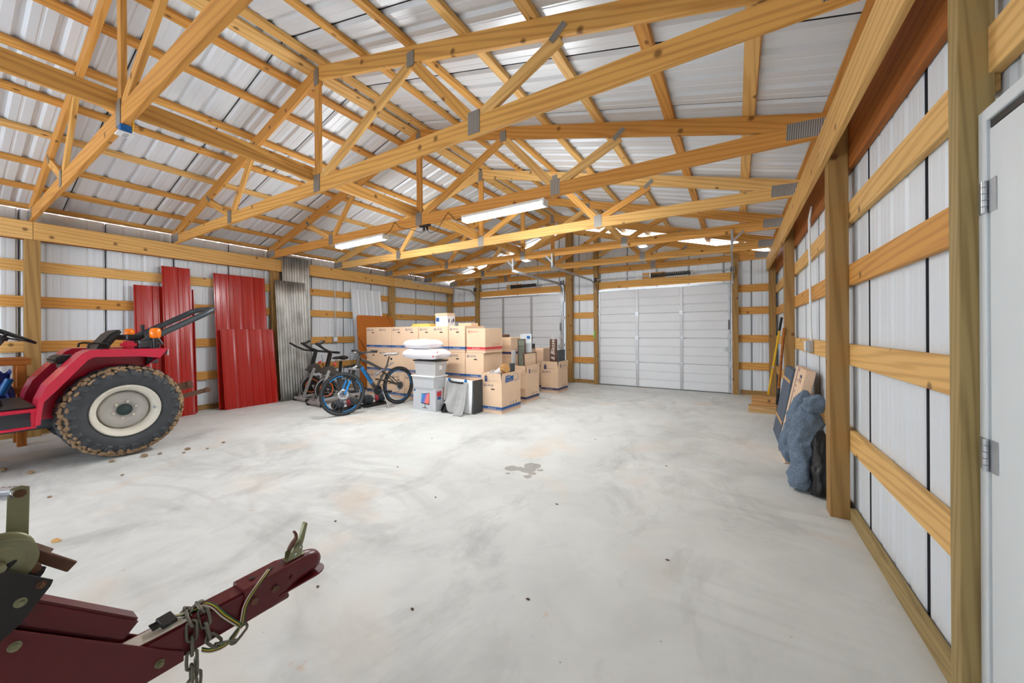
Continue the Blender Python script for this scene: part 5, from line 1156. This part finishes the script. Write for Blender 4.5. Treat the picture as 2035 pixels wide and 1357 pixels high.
for x0, sg in ((-1.440, 1), (-1.488, -1)): sp.lathe([(.001, x0), (.030, x0+sg*.002), (.038, x0-sg*.004), (.050, x0+sg*.001), (.056, x0+sg*.004), (.056, x0+sg*.0015), (.05, x0-sg*.002), (.03, x0-sg*.003), (.001, x0-sg*.003)], wc, 'x', 36)
sp.cyl((-1.487, wc[1], wc[2]), (-1.441, wc[1], wc[2]), .018, n=16)
spool = sp.obj('winch_spool', 'olive', tl, fixn=True)
MB().ball((-1.4385, .10, .812), (.002, .02, .006), 10, 6, Matrix.Rotation(.6, 3, 'X')).obj('spool_slot', 'black', spool)
MB().cyl((-1.55, wc[1], wc[2]), (-1.41, wc[1], wc[2]), .008, n=10).obj('winch_axle', 'olive', tl)
cr = MB().prism([(.105, .80), (.140, .80), (.143, .964), (.130, .971), (.114, .968), (.109, .95)], 'x', -1.536, -1.531).obj('crank_arm', 'olive', tl, .001, fixn=True)
MB().cyl((-1.5308, .128, .952), (-1.528, .128, .952), .010, n=14).obj('crank_screw', 'rust', cr)
g = Vector((-1.5365, .126, .953)); gd = Vector((-.75, -.66, 0)); bb = MB()
prof = [(.013, 0), (.0165, .004)] + [(.0165 if k % 2 else .0148, .006+k*.006) for k in range(14)] + [(.0165, .095), (.010, .100), (.001, .100)]
bb.lathe(prof, (0, 0, 0), 'x', 18).obj('crank_grip', 'chrome', cr, mat4=Matrix.Translation(g) @ frame_of(gd).to_4x4(), fixn=True)
MB().beam((-1.475, .135, .818), (-1.445, .200, .757), .012, .024, up=(0, .5, .8)).beam((-1.49, .14, .826), (-1.475, .168, .80), .02, .012).obj('ratchet_lever', 'rust', tl, .002)
MB().cyl((-1.44, .142, .785), (-1.50, .142, .785), .010, n=10).obj('ratchet_pin', 'rust', tl)
# coupler
def ring(y, hw, z0, z1, e=.45, n=24):
    out = []
    for i in range(n):
        a = 2*PI*i/n; ca, sa = math.cos(a), math.sin(a)
        out.append((-1.468+hw*math.copysign(abs(ca)**e, ca), y, (z0+z1)/2+(z1-z0)/2*math.copysign(abs(sa)**e, sa)))
    return out
secs = [(.572, .0445, .362, .478, .16), (.66, .0445, .362, .480, .16), (.705, .0445, .366, .482, .2), (.728, .040, .385, .482, .4), (.76, .036, .392, .480, .6), (.80, .0375, .396, .480, .75), (.825, .036, .398, .475, .85), (.842, .030, .404, .466, .9), (.853, .018, .415, .452, 1), (.857, .004, .428, .440, 1)]
b = MB(); vs = []
for s_ in secs: vs += ring(*s_)
n = 24
b.add(vs, [(i*n+k, i*n+(k+1) % n, (i+1)*n+(k+1) % n, (i+1)*n+k) for i in range(len(secs)-1) for k in range(n)], True); b.add(vs[:n], [tuple(range(n))]); b.add(vs[-n:], [tuple(range(n))[::-1]])
cp = b.obj('coupler', 'maroon', tl, fixn=True)
m_ = cp.data
for p in m_.polygons:
    if p.center.y < .71: p.use_smooth = False
lip = [(-1.468+.050*math.cos(a), .815+.055*math.sin(a)) for a in [PI*i/12 for i in range(13)]] + [(-1.516, .68), (-1.420, .68)]
MB().prism(lip, 'z', .388, .395).obj('socket_lip', 'maroon', cp, .002, fixn=True)
MB().box(-1.485, -1.45, .66, .73, .345, .361).obj('ball_clamp', 'rust', cp, .004)
for y in (.612, .672, .712): MB().cyl((-1.468, y, .4805), (-1.468, y, .4825), .008, n=14).obj('top_hole', 'black', cp)
for y, z in ((.600, .425), (.667, .428)): MB().cyl((-1.4235, y, z), (-1.416, y, z), .012, n=6, smooth=False).obj('bolt', 'rust', cp)
MB().cyl((-1.4285, .727, .432), (-1.4215, .727, .432), .008, n=12).obj('rivet', 'maroon', cp)
lt = MB().box(-1.486, -1.450, .722, .790, .4825, .4855).prism([(.730, .4856), (.775, .4856), (.782, .515), (.772, .53), (.745, .515), (.732, .505)], 'x', -1.4535, -1.4505).prism([(.730, .4856), (.775, .4856), (.782, .515), (.772, .53), (.745, .515), (.732, .505)], 'x', -1.4855, -1.4825).obj('latch_base', 'olive', cp, fixn=True)
MB().prism([(.745, .500), (.778, .500), (.792, .535), (.806, .592), (.799, .597), (.792, .592), (.776, .54), (.758, .522)], 'x', -1.478, -1.458).obj('latch_lever', 'olive', lt, .002, fixn=True)
MB().tube([(-1.468, .738, .517), (-1.468, .752, .535), (-1.468, .765, .55), (-1.468, .764, .566), (-1.468, .757, .578)], [.008, .009, .007, .006, .006], 8, flat=(1.4, .8)).obj('latch_trigger', 'rust', lt)
for y, z in ((.752, .50), (.770, .517)): MB().cyl((-1.4505, y, z), (-1.447, y, z), .0045, n=10).obj('latch_pin', 'chrome', lt)
# whitish tape, plug, ribbon wires
MB().box(-1.490, -1.438, .285, .425, .4685, .4705).obj('white_tape', 'wire_w', tl)
pg = MB().box(-.022, .022, -.018, .018, -.006, .006)
po = pg.obj('wire_plug', 'black', tl, .002, mat4=Matrix.Translation((-1.468, .385, .486)) @ Matrix.Rotation(.15, 4, 'Z') @ Matrix.Rotation(.25, 4, 'Y'))
pn = MB()
for k in range(4): pn.cyl((-1.485+.0105*k, .368, .484+.001*k), (-1.487+.0105*k, .350, .483), .0032, n=7)
pn.obj('plug_pin', 'black', po)
def ribbon(name, pts, across):
    A = Vector(across).normalized(); o0 = None
    for k, mt in enumerate(('wire_w', 'wire_b', 'wire_y', 'wire_g')):
        P = [Vector(p)+A*(k-1.5)*.0036 for p in pts]
        fine = []
        for i in range(len(P)-1):
            a, b_, c_, d_ = P[max(i-1, 0)], P[i], P[i+1], P[min(i+2, len(P)-1)]
            for t_ in [j/6 for j in range(6)]:
                fine.append(.5*((2*b_)+(-a+c_)*t_+(2*a-5*b_+4*c_-d_)*t_**2+(-a+3*b_-3*c_+d_)*t_**3))
        fine.append(P[-1]); MB().tube(fine, .002, 5).obj(name, mt, tl)
ribbon('wire', [(-1.468, .40, .488), (-1.47, .42, .478), (-1.47, .44, .474), (-1.466, .47, .473)], (1, 0, 0))
ribbon('wire', [(-1.480, .475, .472), (-1.455, .482, .477), (-1.430, .492, .470), (-1.420, .512, .435), (-1.415, .545, .388), (-1.413, .560, .366)], (0, 1, .3))
ribbon('wire', [(-1.412, .556, .372), (-1.418, .563, .39), (-1.4215, .572, .425), (-1.422, .592, .455), (-1.426, .622, .480), (-1.447, .650, .4855), (-1.462, .665, .4845)], (0, 1, -.5))
ribbon('wire', [(-1.425, .455, .364), (-1.412, .475, .352), (-1.404, .505, .348), (-1.404, .535, .358), (-1.412, .555, .375)], (0, .1, 1))
def chain(pts, nm):
    P = [Vector(p) for p in pts]; L = .043; seg = [(b_-a).length for a, b_ in zip(P, P[1:])]; tot = sum(seg); n = int(tot/L)
    def pos(s):
        for a, b_, l in zip(P, P[1:], seg):
            if s <= l: return a.lerp(b_, s/l)
            s -= l
        return P[-1]
    for i in range(n):
        a, b_ = pos(i*L), pos((i+1)*L); d = (b_-a).normalized(); c_ = (a+b_)/2
        R = frame_of(d, (.31, .23, .9)) @ Matrix.Rotation(PI/4 + (PI/2 if i % 2 else 0), 3, 'X'); lp = []
        for k in range(16):
            t_ = 2*PI*k/16; ct = math.cos(t_); x = (.0155 if ct > .01 else -.0155 if ct < -.01 else 0)+.0125*ct; y = .0125*math.sin(t_)
            lp.append(c_+R @ Vector((x, y, 0)))
        MB().tube(lp, .0044, 7, True).obj('chain_link', 'chain', tl)
chain([(-1.424, .428, .12), (-1.419, .428, .25), (-1.416, .428, .36), (-1.418, .430, .45), (-1.435, .432, .476), (-1.475, .434, .478), (-1.515, .434, .46), (-1.518, .434, .36)], 'a')
chain([(-1.515, .470, .46), (-1.500, .466, .477), (-1.44, .462, .478), (-1.419, .462, .45), (-1.414, .468, .40), (-1.412, .488, .365), (-1.405, .520, .345), (-1.405, .548, .348), (-1.414, .570, .370), (-1.420, .578, .395)], 'b')
chain([(-1.446, .444, .12), (-1.440, .444, .25), (-1.435, .446, .362)], 'c')
# rear of the trailer, outside the frame
for x in (-2.05, -.93): MB().beam((x, -2.9, .42), (x*.55-1.468*.45, -.75, .42), .05, .075).obj('frame_rail', 'maroon', tl, .004)
MB().beam((-2.08, -2.88, .42), (-.90, -2.88, .42), .05, .075).beam((-2.2, -2.2, .33), (-.74, -2.2, .33), .05, .05).obj('axle', 'maroon', tl, .004)
for x in (-2.27, -.67):
    wt = MB().lathe([(.15, -.07), (.23, -.08), (.285, -.06), (.29, 0), (.285, .06), (.23, .08), (.15, .07)], (x, -2.2, .29), 'x', 28).obj('tyre', 'rubber', tl, fixn=True)
    MB().lathe([(.155, .06), (.12, .04), (.001, .04)], (x, -2.2, .29), 'x', 20).lathe([(.155, -.06), (.12, -.04), (.001, -.04)], (x, -2.2, .29), 'x', 20).obj('rim', 'silver', wt, fixn=True)

# ================================================================ SMALL LITTER ON THE FLOOR
def leaf(x, y, s, mat, lb, grp=None):
    rr = random.Random(int(x*1000)); n = 9
    pts = [(x+s*rr.uniform(.6, 1.0)*math.cos(2*PI*i/n), y+s*.6*rr.uniform(.6, 1.0)*math.sin(2*PI*i/n)) for i in range(n)]
    o = MB().prism(pts, 'z', .0005, .004).obj('dry_leaf' if mat == 'tan_leaf' else 'floor_debris', mat, None, fixn=True); tag(o, lb, 'leaf' if mat == 'tan_leaf' else 'debris', grp)
leaf(-3.79, .456, .05, 'tan_leaf', 'single tan leaf flake on the bare floor left of the trailer coupler')
for x, y in ((-1.9, 1.1), (-2.1, 2.2), (-1.2, 2.6), (-2.9, 2.5), (-.9, 1.6), (-2.45, 1.55), (-.6, 3.9), (-1.5, 4.4), (-3.3, 3.4), (-.35, 2.3), (-1.35, 1.25)):
    leaf(x, y, .012, 'concdirt', 'tiny dark speck of debris scattered on the concrete floor', 'specks of debris on the floor')
